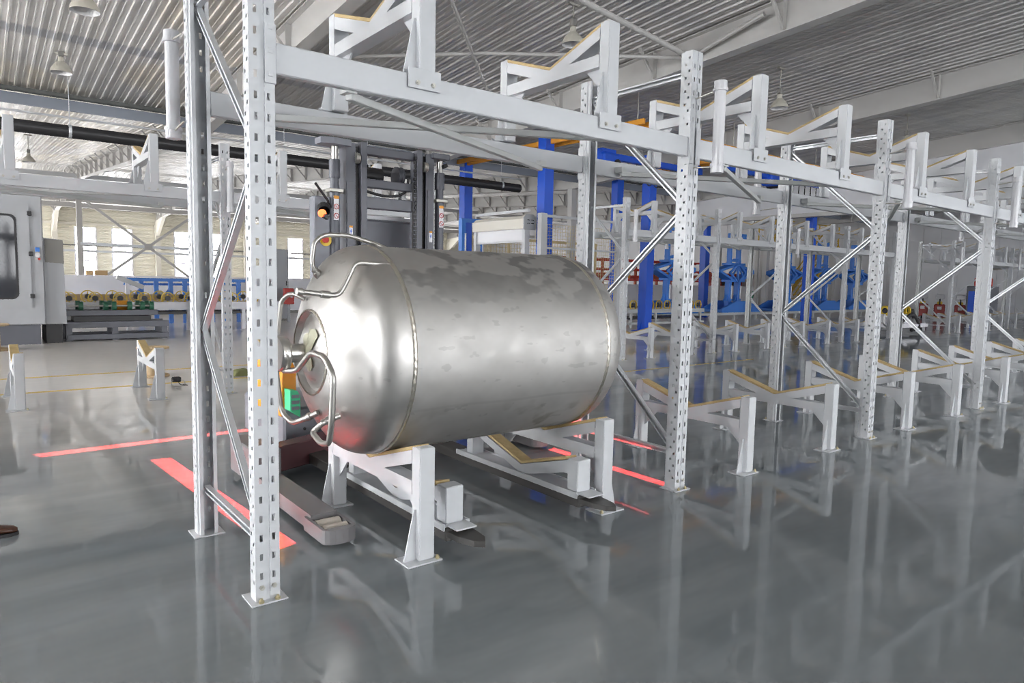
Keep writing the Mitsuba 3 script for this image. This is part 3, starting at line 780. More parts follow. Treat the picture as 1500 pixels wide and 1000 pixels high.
A('hose', M().tube([(AX - .22, MY + .1, 2.35), (AX - .05, MY + .08, 2.315), (AX + .10, MY + .08, 2.325), (AX + .20, MY + .08, 2.38), (AX + .21, MY + .08, 2.5)], .012, 8, .06), 'm_rubber', None, 40)
ch = M()
for k in range(60):
    zz = .5 + k * .0365
    ch.box(AX + .225 + .004 * (k % 2), AX + .265 - .004 * (k % 2), MY - .01, MY + .02, zz, zz + .028)
A('lift_chain', ch, 'm_black')
A('hose', M().tube([(AX + .205, MY - .01, .5), (AX + .205, MY - .01, 2.45)], .008, 8), 'm_rubber')
A('battery_cover', M().box(AX - .36, AX + .42, MY + .36, MY + .95, .35, 2.13, .02), 'm_agv_light')
A('cover_rail', M().box(AX - .36, AX + .42, MY + .33, MY + .37, 2.13, 2.16), 'm_white')
A('mast_base', M().box(AX - .56, AX + .56, MY - .03, MY + .2, .03, .30, .01), 'm_black')
A('body', M().box(AX - .90, AX + .55, MY + .22, MY + 1.3, .10, .47, .02), 'm_agv_light', 'grey lower body')
A('body_hole', M().cyl((AX - .72, MY + .219, .28), (AX - .72, MY + .21, .28), .012, 12), 'm_black')
A('side_cover', M().prism([(AX - .91, .40), (AX - .78, .40), (AX - .78, .80), (AX - .84, .92), (AX - .89, .92)], MY + .25, MY + .9, 'y'), 'm_agvorange', 'orange side cover')
A('lamp_frame', M().prism([(AX - .885, .47), (AX - .80, .41), (AX - .80, .59), (AX - .825, .635), (AX - .885, .645)], MY + .10, MY + .24, 'y'), 'm_lampgreen', 'green status lamp housing')
for zz in (.49, .54, .59):
    A('lamp_slot', M().box(AX - .875, AX - .81, MY + .094, MY + .1, zz - .012, zz + .015), 'm_agv_light')
A('bumper', M().bar((AX - 1.0, MY + .12, .13), (AX - .45, MY + .02, .07), .06, .05, c=.01), 'm_fork')
A('skirt_block', M().bar((AX - 1.02, MY + .1, .12), (AX - .52, MY - .06, .12), .10, .18, c=.012), 'm_black')
A('console', M().box(AX - .70, AX - .56, MY + .03, MY + .13, .55, 2.26, .008), 'm_agv_light', 'grey control column')
A('console_slot', M().box(AX - .655, AX - .63, MY + .024, MY + .03, 2.10, 2.20, .002), 'm_plastic')
A('stop_ring', M().lathe((AX - .60, MY + .03, 1.90), (AX - .60, MY + .02, 1.90), [(0, 0), (.05, 0), (.05, .008), (0, .008)], 24), 'm_yellow', 'yellow emergency stop plate', 40)
A('stop_button', M().lathe((AX - .62, MY + .02, 1.90), (AX - .62, MY - .05, 1.90), [(.012, 0), (.012, .03), (.026, .03), (.026, .05), (.0, .055)], 20), 'm_red', 'red emergency stop button', 40)
A('antenna', M().tube([(AX - .58, MY + .02, 2.17), (AX - .60, MY - .02, 2.22), (AX - .72, MY - .05, 2.35)], .010, 8), 'm_black')
A('cable', M().tube([(AX - .56, MY, 2.17), (AX - .60, MY - .03, 2.21), (AX - .64, MY - .06, 2.18)], .006, 8, .02), 'm_black')
# forks with their V carriers
for k, fx in enumerate((2.19, 3.245)):
    ZF = .075
    fk = M().box(fx - .08, fx + .08, 3.27, 5.5, ZF, ZF + .082, .006)
    fk.prism([(fx - .078, 3.28), (fx - .066, 3.16), (fx - .03, 3.06), (fx + .02, 3.02), (fx + .06, 3.08), (fx + .076, 3.18), (fx + .078, 3.28)][::-1], ZF + .028, ZF + .062, 'z')
    agv.part('fork', ply(fk, 'm_fork'), 'black fork arm')
    c = agv.part('fork_carrier', ply(M().box(fx - .092, fx - .082, 3.28, 4.75, ZF + .062, ZF + .102).box(fx + .082, fx + .092, 3.28, 4.75, ZF + .062, ZF + .102).box(fx - .09, fx + .09, 3.28, 4.75, ZF + .083, ZF + .09), 'm_paint'), 'white channel lying on the fork')
    zb_ = ZF + .09
    poly = [(3.31, zb_), (3.40, zb_), (3.40, .275), (3.45, .275), (3.86, zb_), (3.96, zb_), (4.56, .355), (4.56, zb_), (4.64, zb_), (4.64, .425), (4.60, .425), (3.93, .225), (3.40, .375), (3.31, .375)]
    agv.part('vee', ply(M().prism(poly, fx - .055, fx + .055), 'm_paint'), None, c)
    agv.part('post_cap', ply(M().box(fx - .062, fx + .062, 3.305, 3.41, zb_, .385, .006), 'm_paint'), None, c)
    for q in ((3.44, .378), (4.58, .434)):
        p = np.array([fx, 3.93, .239]); e = np.array([fx, q[0], q[1]])
        n = np.cross(nrm(e - p), (1, 0, 0)); n = n * np.sign(n[2])
        agv.part('pad', ply(M().bar(p, e, .10, .018, n), 'm_pad'), 'brown wood pad', c)
    agv.part('end_plate', ply(M().box(fx - .06, fx + .08, 3.19, 3.28, ZF + .083, ZF + .092), 'm_paint'), None, c)
# straddle legs with load rollers
for s, tip in ((-1, 3.70), (1, 4.85)):
    lx = AX + s * 1.275
    A('straddle_leg', M().prism([(lx - .085, tip + .28), (lx + .085, tip + .28), (lx + .085, 5.35), (lx - .085, 5.35)], .035, .135, 'z').box(lx - .10, lx + .10, 5.0, 5.6, .05, .32, .01), 'm_leg')
    A('leg_nose', M().prism([(lx - .105, tip + .34), (lx - .105, tip + .06)] + [(lx + .105 * math.cos(a) , tip + .06 - .06 * math.sin(a)) for a in np.linspace(math.pi, 0, 9)][1:-1] + [(lx + .105, tip + .06), (lx + .105, tip + .34)], .03, .115, 'z', [[(lx - .085, tip + .28), (lx + .085, tip + .28), (lx + .085, tip + .06), (lx - .085, tip + .06)]]), 'm_leg', 'grey roller frame at the leg tip')
    for yy in (tip + .115, tip + .225):
        A('load_roller', M().cyl((lx - .075, yy, .068), (lx + .075, yy, .068), .048, 24), 'm_roller', 'tan load roller', 40)
    A('leg_arm', M().bar((lx + (.0 if s < 0 else 0), 5.25, .17), (AX + s * .5, 5.55, .17), .16, .20, c=.01), 'm_brownred' if s < 0 else 'm_black')
# red line lamps: a lamp in a housing whose slit throws a line on the floor
def line_lamp(pos, target_a, target_b, half, power, col, name='line_lamp', label=None):
    """the lamp at pos; the slit plate stands 30 mm from it; the line runs from target_a to target_b on the floor and is 2*half wide"""
    pos = np.asarray(pos, float); a, b = np.asarray(target_a, float), np.asarray(target_b, float)
    mid = (a + b) / 2
    d = nrm(mid - pos); D = np.linalg.norm(mid - pos)
    along = nrm((b - a) - d * ((b - a) @ d)); across = np.cross(d, along)
    k = .013
    def sc(p):
        r = p - pos; r = r / (r @ d) * k
        return r @ along
    s0, s1 = sorted((sc(a), sc(b)))
    hw_ = half * k / D
    E = .02
    m = M()
    def plate(u0, u1, w0, w1, d0, d1):
        c = np.array([pos + d * x + along * y + across * z for x in (d0, d1) for y in (u0, u1) for z in (w0, w1)])
        m.add(c, BOXF)
    plate(-E, E, hw_, E, k, k + .0006); plate(-E, E, -E, -hw_, k, k + .0006)
    plate(-E, s0, -hw_, hw_, k, k + .0006); plate(s1, E, -hw_, hw_, k, k + .0006)
    plate(-E, E, -E, E, -.015, -.014)
    for q in (-1, 1):
        plate(q * E - .001, q * E + .001, -E, E, -.015, k + .0006); plate(-E, E, q * E - .001, q * E + .001, -.015, k + .0006)
    key = agv.part(name, ply(m, 'm_black'), label)
    scene['light_' + key.replace('__', '_')] = {'type': 'spot', 'to_world': T().look_at(origin=pos.tolist(), target=mid.tolist(), up=along.tolist()), 'cutoff_angle': 62.0, 'beam_width': 60.0,
                                                'intensity': {'type': 'rgb', 'value': [power * c for c in col]}, 'sampling_weight': 6.0}
RED = (1.0, 0.035, 0.03)
line_lamp((2.25, 5.315, 2.072), (1.40, 3.85, 0), (1.22, 6.5, 0), .075, 380, RED, label='small black lamp glowing red on the mast side')
line_lamp((3.44, 5.43, 2.62), (4.30, 3.30, 0), (4.30, 6.2, 0), .05, 450, RED)
line_lamp((2.75, 6.56, 1.9), (.3, 7.12, 0), (3.2, 7.22, 0), .06, 300, RED)
ld = mikit.ply(M().lathe((2.225, 5.325, 2.10), (2.215, 5.28, 2.085), [(.034, 0), (.028, .008), (.0, .014)], 16).mesh(), 'm_red')
ld['emitter'] = {'type': 'area', 'radiance': {'type': 'rgb', 'value': [6.0, 0.6, 0.15]}}
agv.part('lamp_lens', ld, 'glowing orange red lens')
A('lamp_shell', M().lathe((2.285, 5.44, 2.175), (2.25, 5.34, 2.105), [(0, 0), (.03, .006), (.048, .03), (.052, .07), (.046, .10)], 20), 'm_black', None, 40)
# ------------------------------------------------------------------ left background
def one(name, label, cat, plist, group=None, at=(0, 0, 0), rz=0.0):
    t = Thing(name, label, cat, group, at=at, rz=rz)
    for n_, m, mat, *rest in plist:
        t.part(n_, ply(m, mat, rest[0] if rest else False), rest[1] if len(rest) > 1 else None)
    return t

def rrect(x0, x1, z0, z1, r, n=6):
    out = []
    for cx, cz, a0 in ((x1 - r, z1 - r, 0), (x0 + r, z1 - r, 90), (x0 + r, z0 + r, 180), (x1 - r, z0 + r, 270)):
        for k in range(n + 1):
            a = math.radians(a0 + 90 * k / n)
            out.append((cx + r * math.cos(a), cz + r * math.sin(a)))
    return out
cn = one('machine_cabinet', 'large grey enclosed machine with dark window at the left edge', 'machine', [
    ('body', M().box(-2.7, 1.24, 18.02, 20.2, .43, 3.29, .02), 'm_cnc'),
    ('base', M().box(-2.6, 1.14, 18.1, 20.1, 0, .43), 'm_agv'),
    ('side_housing', M().prism([(1.25, .43), (1.63, .43), (1.60, 2.28), (1.25, 2.31)], 18.15, 19.7, 'y'), 'm_cnc'),
    ('side_cover', M().prism([(1.27, 1.78), (1.615, 1.76), (1.605, 2.27), (1.27, 2.29)], 18.13, 18.15, 'y'), 'm_cncdark', False, 'dark brown sloping cover'),
    ('foot', M().box(1.25, 1.55, 18.3, 19.5, 0, .43), 'm_black')])
d = cn.part('door', ply(M().prism(rrect(-1.2, 1.0, .82, 2.98, .03), 17.985, 18.02, 'y', [rrect(-.98, .76, 1.0, 2.75, .12)]), 'm_cnc'))
cn.part('window', ply(M().prism(rrect(-.98, .76, 1.0, 2.75, .12), 18.0, 18.01, 'y'), 'm_darkglass'), 'dark glass', d)
cn.part('seal', ply(M().prism(rrect(-1.0, .78, .98, 2.77, .13), 17.978, 17.986, 'y', [rrect(-.96, .74, 1.02, 2.73, .12)]), 'm_black'), None, d)
for zz in (1.05, 1.95, 2.80):
    cn.part('hinge', ply(M().box(.97, 1.05, 17.96, 17.99, zz - .045, zz + .045, .006), 'm_black'), None, d)
pnl = cn.part('control_panel', ply(M().box(1.075, 1.18, 18.0, 18.02, 1.80, 2.10, .004), 'm_cnc'))
cn.part('screen', ply(M().box(1.09, 1.17, 17.99, 18.0, 2.0, 2.09), 'm_bluelift'), 'small blue screen', pnl)
cn.part('dial', ply(M().lathe((1.13, 18.0, 1.93), (1.13, 17.9, 1.93), [(0, 0), (.05, 0), (.05, .015), (.025, .02), (0, .02)], 20), 'm_plastic', 40), None, pnl)
cn.part('button', ply(M().lathe((1.105, 18.0, 1.845), (1.105, 17.9, 1.845), [(.018, 0), (.018, .02), (0, .02)], 14), 'm_bolt'), None, pnl)
cn.part('button', ply(M().lathe((1.155, 18.0, 1.845), (1.155, 17.9, 1.845), [(.024, 0), (.024, .03), (0, .03)], 14), 'm_red'), 'red button', pnl)

rt_ = one('roller_bench', 'dark steel bench with green roller wheels right of the grey machine', 'bench', [
    ('top_rail', M().box(1.66, 3.55, 18.55, 18.72, .58, .70, .006), 'm_agv'), ('top_rail', M().box(1.66, 3.55, 19.1, 19.27, .58, .70), 'm_agv'),
    ('slide', M().box(1.8, 3.4, 18.6, 19.2, .44, .56), 'm_black'),
    ('beam', M().box(1.66, 3.78, 18.5, 18.66, .30, .44, .006), 'm_agv'), ('beam', M().box(1.66, 3.78, 18.5, 18.66, .03, .15, .006), 'm_agv'),
    ('beam', M().box(1.66, 3.78, 19.2, 19.36, .30, .44), 'm_agv'), ('beam', M().box(1.66, 3.78, 19.2, 19.36, .03, .15), 'm_agv')])
for x in (1.70, 2.62, 3.68):
    for y in (18.52, 19.22): rt_.part('leg', ply(M().box(x - .06, x + .06, y, y + .13, 0, .44), 'm_agv'))
for x in (1.95, 2.45, 2.62, 2.95, 3.22, 3.42):
    for y in (18.55, 19.15):
        rt_.part('roller', ply(M().cyl((x - .045, y + .09, .80), (x + .045, y + .09, .80), .105, 18).box(x - .03, x + .03, y + .05, y + .13, .70, .80), 'm_green', 40), 'green roller wheel')
rt_.part('shaft', ply(M().cyl((1.7, 18.64, .80), (3.4, 18.64, .80), .022, 10), 'm_bolt', 40))
rt_.part('motor', ply(M().cyl((2.72, 18.9, .80), (2.95, 18.9, .80), .12, 16), 'm_orange', 40), 'orange motor')

def wheel(t, x, y, z, r=.13, under=None):
    t.part('wheel', ply(M().lathe((x, y - .02, z), (x, y + .02, z), [(r * .87, 0), (r, 0), (r, .04), (r * .87, .04)], 20).box(x - .012, x + .012, y - .012, y + .012, z - r * .8, z + r * .8).box(x - r * .8, x + r * .8, y - .012, y + .012, z - .012, z + .012), 'm_yellow', 40), 'yellow rimmed wheel')
    t.part('hub', ply(M().cyl((x, y - .03, z), (x, y + .03, z), r * .42, 12), 'm_black', 40))
wc = one('wheel_conveyor', 'low conveyor with a row of yellow wheels behind the dark bench', 'conveyor', [
    ('rail', M().box(1.7, 7.4, 20.9, 21.1, .58, .80, .006), 'm_white'), ('rail', M().box(1.7, 7.4, 21.8, 22.0, .58, .80), 'm_white'),
    ('board', M().box(1.8, 4.9, 22.05, 22.1, .78, .98), 'm_spool'), ('tray', M().box(1.7, 7.4, 20.95, 21.95, .46, .52), 'm_black')])
for x in (1.9, 3.3, 4.8, 6.3, 7.3):
    wc.part('leg', ply(M().box(x - .05, x + .05, 20.92, 21.05, 0, .58), 'm_white'))
for k in range(9):
    x = 1.95 + k * .58
    wheel(wc, x, 21.0, .90, .17); wheel(wc, x - .10, 21.6, .93, .17)

bf = one('blue_press_frame', 'bright blue frame with cream cylinders in front of the white partition', 'frame', [
    ('beam', M().box(3.75, 7.3, 24.0, 24.15, 1.33, 1.43, .006), 'm_bluelift'), ('beam', M().box(3.75, 7.3, 24.5, 24.65, 1.20, 1.27), 'm_bluelift'), ('beam', M().box(3.75, 7.3, 24.0, 24.6, .50, .62), 'm_bluelift')])
for x in np.arange(4.15, 7.3, .42):
    bf.part('post', ply(M().box(x - .06, x + .06, 24.02, 24.14, 0, 1.33), 'm_bluelift'))
for x in np.arange(3.86, 7.2, .84):
    bf.part('diagonal', ply(M().bar((x - .1, 24.0, .65), (x + .22, 24.0, 1.05), .06, .08), 'm_bluelift'))
    bf.part('cylinder', ply(M().cyl((x - .08, 23.94, 1.02), (x + .10, 23.94, .78), .075, 14), 'm_cyl', 40), 'cream cylinder')
one('beam_stand', 'short grey box beam lying tilted on a white stand', 'stand', [
    ('beam', M().bar((3.33, 23.0, 1.46), (4.02, 23.0, 1.16), .16, .13, c=.006), 'm_paint'), ('post', M().box(3.55, 3.65, 22.96, 23.06, .02, 1.30), 'm_white'), ('base', M().box(3.45, 3.75, 22.85, 23.15, 0, .02), 'm_white')])
for k, (x, w, h) in enumerate(((3.35, .24, .15), (3.72, .42, .17))):
    one('cardboard_box', f'{"small" if k == 0 else "wider"} brown cardboard box on top of the white partition', 'box', [('carton', M().box(x - w / 2 + .02, x + w / 2 - .02, 28.98, 29.17, 1.471, 1.471 + h, .006), 'm_carton'), ('tape_strip', M().box(x - w / 2 + .02, x + w / 2 - .02, 29.05, 29.10, 1.471 + h, 1.473 + h), 'm_spool')])
def spool(label, x, y, r, h, rc):
    one('cable_spool', label, 'spool', [
        ('flange', M().lathe((x, y, 0), (x, y, 1), [(0, 0), (r - .006, 0), (r, .006), (r, .022), (r - .006, .028), (0, .028)], 40), 'm_spool', 40),
        ('core', M().cyl((x, y, .028), (x, y, h - .028), rc, 32), 'm_spool', 40),
        ('flange', M().lathe((x, y, h - .028), (x, y, h), [(0, 0), (r - .006, 0), (r, .006), (r, .022), (r - .006, .028), (.03, .028), (.03, .02), (0, .02)], 40), 'm_spool', 40)], 'wooden spools')
spool('small wooden cable spool on the floor behind the left floor cradle', 2.16, 11.75, .23, .46, .15)
spool('large wooden cable spool in front of the grey machine', .10, 17.1, .46, .52, .30)
one('small_gadget', 'small black device with thin wires on the floor by the spool', 'device', [
    ('body', M().box(2.22, 2.34, 10.74, 10.82, .03, .10, .012), 'm_black'), ('leg', M().tube([(2.23, 10.75, .06), (2.20, 10.70, .05), (2.19, 10.67, 0.006)], .006, 6), 'm_bolt'), ('leg', M().tube([(2.33, 10.75, .06), (2.36, 10.70, .05), (2.37, 10.66, 0.006)], .006, 6), 'm_bolt'),
    ('wire', M().tube([(2.28, 10.74, .05), (2.30, 10.6, .004), (2.38, 10.52, .004), (2.34, 10.66, .004)], .005, 6, .04), 'm_rubber')])
g = np.linspace(0, 1, 15)
U, V = np.meshgrid(g, g, indexing='ij')
import meshkit
hgt = .10 * np.clip(np.minimum(np.minimum(U, 1 - U), np.minimum(V, 1 - V)) * 6, 0, 1) ** .6 * (.35 + .9 * meshkit.fbm(np.stack([U * 5, V * 4, U * 0], -1), 3, 4))
vv = np.stack([3.18 + .48 * U, 11.1 + .4 * V, hgt + .001], -1).reshape(-1, 3)
ff = [[i * 15 + j, (i + 1) * 15 + j, (i + 1) * 15 + j + 1, i * 15 + j + 1] for i in range(14) for j in range(14)]
ff = np.array(ff); ff = np.vstack([ff[:, [0, 1, 2]], ff[:, [0, 2, 3]]])
single('canvas_cloth', M().add(vv, ff), 'm_tarp', 'crumpled olive cloth on the floor between the rack posts', 'cloth', smooth=True)
one('switch_cabinet', 'tall pale switch cabinet seen beside the tank head', 'cabinet', [
    ('body', M().box(8.15, 8.78, 24.0, 24.5, .08, 2.5, .012), 'm_cnc'), ('plinth', M().box(8.17, 8.76, 24.03, 24.47, 0, .08), 'm_cncdark'), ('door', M().box(8.18, 8.75, 23.98, 24.0, .12, 2.46, .006), 'm_cnc'), ('handle', M().box(8.68, 8.71, 23.96, 23.98, 1.25, 1.40), 'm_black')])
one('extinguisher_box', 'small red fire extinguisher box below the pale cabinet', 'box', [
    ('box', M().box(8.36, 8.68, 23.2, 23.4, .62, 1.16, .01), 'm_red'), ('stand', M().box(8.48, 8.56, 23.26, 23.34, 0, .62), 'm_cnc'), ('label', M().box(8.42, 8.50, 23.19, 23.2, .85, 1.02), 'm_plastic'), ('label', M().box(8.54, 8.62, 23.19, 23.2, .85, 1.02), 'm_plastic')])

# ------------------------------------------------------------------ blue hoist portals, orange rails
for k, (x, y, w) in enumerate(((13.25, 15.45, 'beside the mesh fence, nearest of the fence pair'), (13.75, 20.3, 'behind the roller shutter, nearest the stacker mast'), (17.55, 15.25, 'between the tank and the tall front post'), (19.75, 18.75, 'left of the tall blue pillar near the yellow wheels'), (27.75, 20.5, 'just right of the tall front post'), (28.05, 15.4, 'between the first and second far bays'))):
    t = Thing('hoist_pillar', f'bright blue square steel pillar {w}', 'pillar', 'blue hoist pillars', at=(x, y, 0))
    t.part('shaft', ply(M().box(-.17, .17, -.17, .17, .02, 5.72, .012), 'm_blue'))
    t.part('base_plate', ply(M().box(-.3, .3, -.3, .3, 0, .02), 'm_blue'))
    for sx, sy in ((1, 0), (-1, 0), (0, 1), (0, -1)):
        pl = [(.17, .02), (.28, .02), (.17, .35)]
        t.part('gusset', ply(M().prism([(sx * a if sx else sy * a, b) for a, b in pl][:: (sx or sy)], -.008, .008, 'y' if sx else 'x'), 'm_blue'))
for k, (x, ya, yb) in enumerate(((13.5, 11.8, 20.45), (19.3, 13.0, 19.0), (27.9, 13.0, 20.6))):
    t = Thing('crane_rail', f'orange twin crane rail on top of the {ORD[k]} pair of blue pillars', 'crane rail', 'orange crane rails')
    for s in (-.2, .2):
        t.part('rail', ply(M().box(x + s - .04, x + s + .04, ya, yb, 5.52, 5.66, .006), 'm_orange'))
    y = ya + .4
    while y < yb:
        t.part('tie', ply(M().box(x - .2, x + .2, y - .04, y + .04, 5.54, 5.62), 'm_orange'))
        t.part('hanger', ply(M().cyl((x, y, 5.62), (x, y, zc(y) - .05), .014, 8), 'm_bolt')); y += 1.7
for k, (xa, xb, y, hx_) in enumerate(((14.75, 19.6, 14.8, 15.1), (19.2, 28.2, 13.6, 22.0))):
    t = Thing('bridge_beam', f'blue hoist beam with hoist and cables hanging under the rails, {"left" if k == 0 else "right"} one', 'hoist beam', 'blue hoist beams')
    t.part('beam', ply(M().box(xa, xb, y - .09, y + .09, 5.26, 5.44, .006), 'm_blue'))
    t.part('hoist', ply(M().box(hx_ - .35, hx_ + .35, y - .22, y + .22, 5.02, 5.40, .05), 'm_blue'))
    t.part('trolley', ply(M().cyl((hx_ + .2, y - .26, 5.1), (hx_ + .2, y + .26, 5.1), .14, 16), 'm_black', 40))
    for xx in (xa + .3, xb - .4):
        t.part('carriage', ply(M().box(xx - .3, xx + .3, y - .12, y + .12, 5.44, 5.53), 'm_blue'))
    for j in range(5):
        xx = hx_ + .8 + j * .4
        t.part('cable', ply(M().tube([(xx, y - .1, 5.22), (xx + .02, y - .1, 4.75 - .1 * (j % 2)), (xx + .2, y - .1, 4.6), (xx + .38, y - .1, 4.75), (xx + .4, y - .1, 5.22)], .016, 6, .12), 'm_rubber'))
t = Thing('crane_rail', 'orange crane rail running crosswise between the blue pillars', 'crane rail', 'orange crane rails')
for s in (-.2, .2): t.part('rail', ply(M().box(16.2, 28.4, 12.6 + s - .04, 12.6 + s + .04, 5.52, 5.66), 'm_orange'))
for x in np.arange(16.6, 28.3, 1.6):
    t.part('tie', ply(M().box(x - .04, x + .04, 12.4, 12.8, 5.54, 5.62), 'm_orange'))
    t.part('hanger', ply(M().cyl((x, 12.6, 5.62), (x, 12.6, zc(12.6) - .05), .014, 8), 'm_bolt'))

# ------------------------------------------------------------------ blue lifting trolleys on a track
def lift_parts():
    P = []
    add = lambda n, m, mat='m_bluelift', sm=False: P.append((n, ply(m, mat, sm)))
    add('bed', M().prism([(-1.5, .36), (1.5, .36), (1.5, .52), (.45, .86), (-.45, .86), (-1.5, .52)], -.55, -.45, 'y').prism([(-1.5, .36), (1.5, .36), (1.5, .52), (.45, .86), (-.45, .86), (-1.5, .52)], .45, .55, 'y').box(-1.5, 1.5, -.5, .5, .36, .48))
    for s in (-1, 1):
        x = s * .34
        add('column', M().box(x - .10, x + .10, -.12, .12, .48, 1.75, .01))
        add('foot', M().prism([(x - .28, .86), (x + .28, .86), (x + .10, 1.15), (x - .10, 1.15)], -.06, .06, 'y'))
        add('rod', M().cyl((x + .06, -.14, .95), (x + .06, -.14, 1.55), .035, 10), 'm_plastic', 40)
        add('upper_column', M().box(x - .08, x + .08, -.10, .10, 2.5, 3.84, .01))
        add('rod', M().cyl((x + .05, -.12, 2.72), (x + .05, -.12, 3.4), .03, 10), 'm_plastic', 40)
        add('arm', M().bar((s * .3, 0, 1.78), (s * 1.25, 0, 2.15), .5, .10)); add('arm', M().bar((s * .3, 0, 2.42), (s * 1.25, 0, 2.20), .5, .10))
        add('diagonal', M().bar((s * .05, -.26, 1.72), (s * .66, -.26, 2.15), .06, .09)); add('diagonal', M().bar((s * .05, -.26, 2.50), (s * .66, -.26, 2.08), .06, .09))
        add('diagonal', M().bar((s * .55, -.24, 1.85), (0, -.24, 2.40), .05, .07))
    add('cross_head', M().box(-.55, .55, -.25, .25, 1.70, 1.80, .01)); add('cross_head', M().box(-.55, .55, -.25, .25, 2.45, 2.55, .01))
    add('upright', M().box(-.05, .05, -.28, -.2, 1.75, 2.5))
    add('upper_tie', M().box(-.34, .34, -.06, .06, 2.62, 2.76)); add('top_bar', M().box(-.42, .80, -.07, .07, 3.76, 3.88)); add('top_lug', M().box(.66, .80, -.07, .07, 3.5, 3.78))
    return P
LIFT = lift_parts()
for k, x in enumerate((12.75, 22.9, 27.2, 31.5, 35.05, 38.6)):
    Thing('lift_trolley', 'blue lifting portal left of the roller shutter, behind the stacker mast' if k == 0 else f'blue lifting trolley with diamond frame on the track, {ORD[k - 1]} from the left', 'lifting trolley', None if k == 0 else 'blue lifting trolleys', at=(x, 18.5, 0 if k else -.35)).parts(LIFT)
tr = Thing('trolley_track', 'light grey track on short legs carrying the blue trolleys', 'track')
for y in (18.05, 18.95):
    tr.part('rail', ply(M().box(21.2, 44.0, y - .06, y + .06, .24, .355, .006), 'm_paint_worn'))
for x in np.arange(21.6, 44, 1.7):
    tr.part('leg', ply(M().box(x - .05, x + .05, 18.0, 18.1, 0, .24).box(x - .1, x + .1, 17.95, 18.15, 0, .012), 'm_paint_worn')); tr.part('leg', ply(M().box(x - .05, x + .05, 18.9, 19.0, 0, .24), 'm_paint_worn'))
wc2 = one('wheel_conveyor', 'grey conveyor with yellow wheels right of the tank, behind a blue pillar', 'conveyor', [
    ('rail', M().box(17.9, 22.2, 16.3, 16.42, .52, .66, .006), 'm_paint_worn'), ('rail', M().box(17.9, 22.2, 17.2, 17.32, .52, .66), 'm_paint_worn'), ('tray', M().box(18.0, 22.1, 16.35, 17.3, .30, .36), 'm_black'), ('lower_rail', M().box(17.9, 22.2, 16.3, 16.42, .12, .20), 'm_paint_worn')])
for x in (18.1, 19.4, 20.7, 22.0): wc2.part('leg', ply(M().box(x - .04, x + .04, 16.32, 16.4, 0, .55), 'm_paint_worn'))
for k in range(9): wheel(wc2, 18.25 + k * .46, 16.4, .80, .18)

# ------------------------------------------------------------------ roller shutter and mesh fence
sh = one('roller_shutter', 'grey roller shutter frame above the tank, with pale blue end cap', 'shutter', [
    ('drum_box', M().prism([(-.20, 3.10), (.16, 3.10), (.16, 3.46), (-.08, 3.46), (-.20, 3.34)], 15.35, 17.9, 'y').box(12.4, 12.41, 15.4, 15.41, 3.2, 3.21) if False else M().prism([(12.40, 3.06), (12.78, 3.06), (12.78, 3.44), (12.52, 3.44), (12.40, 3.34)], 15.35, 17.9, 'y'), 'm_creamsteel'),
    ('end_cap', M().prism([(12.37, 3.03), (12.80, 3.03), (12.80, 3.36), (12.70, 3.47), (12.47, 3.47), (12.37, 3.37)], 15.31, 15.35, 'y'), 'm_cnc'),
    ('curtain', M().box(12.5, 12.54, 15.5, 17.8, 2.72, 3.08), 'm_plastic'),
    ('bottom_bar', M().box(12.48, 12.56, 15.5, 17.8, 2.68, 2.74), 'm_paint'),
    ('guide', M().box(12.44, 12.62, 15.36, 15.50, 0, 3.06, .006), 'm_paint'), ('guide', M().box(12.44, 12.62, 17.78, 17.9, 0, 3.06, .006), 'm_paint'),
    ('top_rail', M().box(12.5, 12.58, 15.3, 17.9, 3.54, 3.62), 'm_paint')])
for zz in (3.20, 3.30):
    for yy in (12.48, 12.62): sh.part('vent', ply(M().box(yy, yy + .10, 15.302, 15.31, zz, zz + .02), 'm_black'))
fe = one('mesh_fence', 'pale framed yellow wire mesh fence right of the roller shutter', 'fence', [
    ('top_rail', M().box(12.9, 16.3, 15.0, 15.06, 3.40, 3.47), 'm_paint'), ('mid_rail', M().box(12.9, 16.3, 15.0, 15.06, 2.50, 2.56), 'm_paint'), ('bottom_rail', M().box(12.9, 16.3, 15.0, 15.06, .15, .22), 'm_paint')])
for x, w in ((12.80, .11), (15.95, .09), (14.4, .05)):
    fe.part('post', ply(M().box(x - w, x + w, 14.93, 15.11, 0, 3.5, .006), 'm_paint'))
wm = M()
for x in np.arange(13.0, 15.9, .10): wm.box(x - .004, x + .004, 15.026, 15.034, .22, 3.2)
for zz in np.arange(.3, 3.21, .10): wm.box(12.95, 15.9, 15.026, 15.034, zz - .004, zz + .004)
fe.part('wire_mesh', ply(wm, 'm_grid'), 'yellow wire mesh', kind='stuff')
fe2 = one('mesh_fence', 'yellow wire mesh fence farther back behind the blue pillar', 'fence', [('top_rail', M().box(14.6, 21.0, 21.0, 21.06, 3.1, 3.2), 'm_grid'), ('bottom_rail', M().box(14.6, 21.0, 21.0, 21.06, .15, .22), 'm_grid')])
for x in np.arange(14.7, 21.1, 1.55): fe2.part('post', ply(M().box(x - .05, x + .05, 20.98, 21.08, 0, 3.2), 'm_grid'))
wm = M()
for x in np.arange(14.7, 21, .14): wm.box(x - .008, x + .008, 21.02, 21.036, .2, 3.1)
for zz in np.arange(.3, 3.1, .14): wm.box(14.6, 21.0, 21.02, 21.036, zz - .008, zz + .008)
fe2.part('wire_mesh', ply(wm, 'm_grid'), 'yellow wire mesh', kind='stuff')

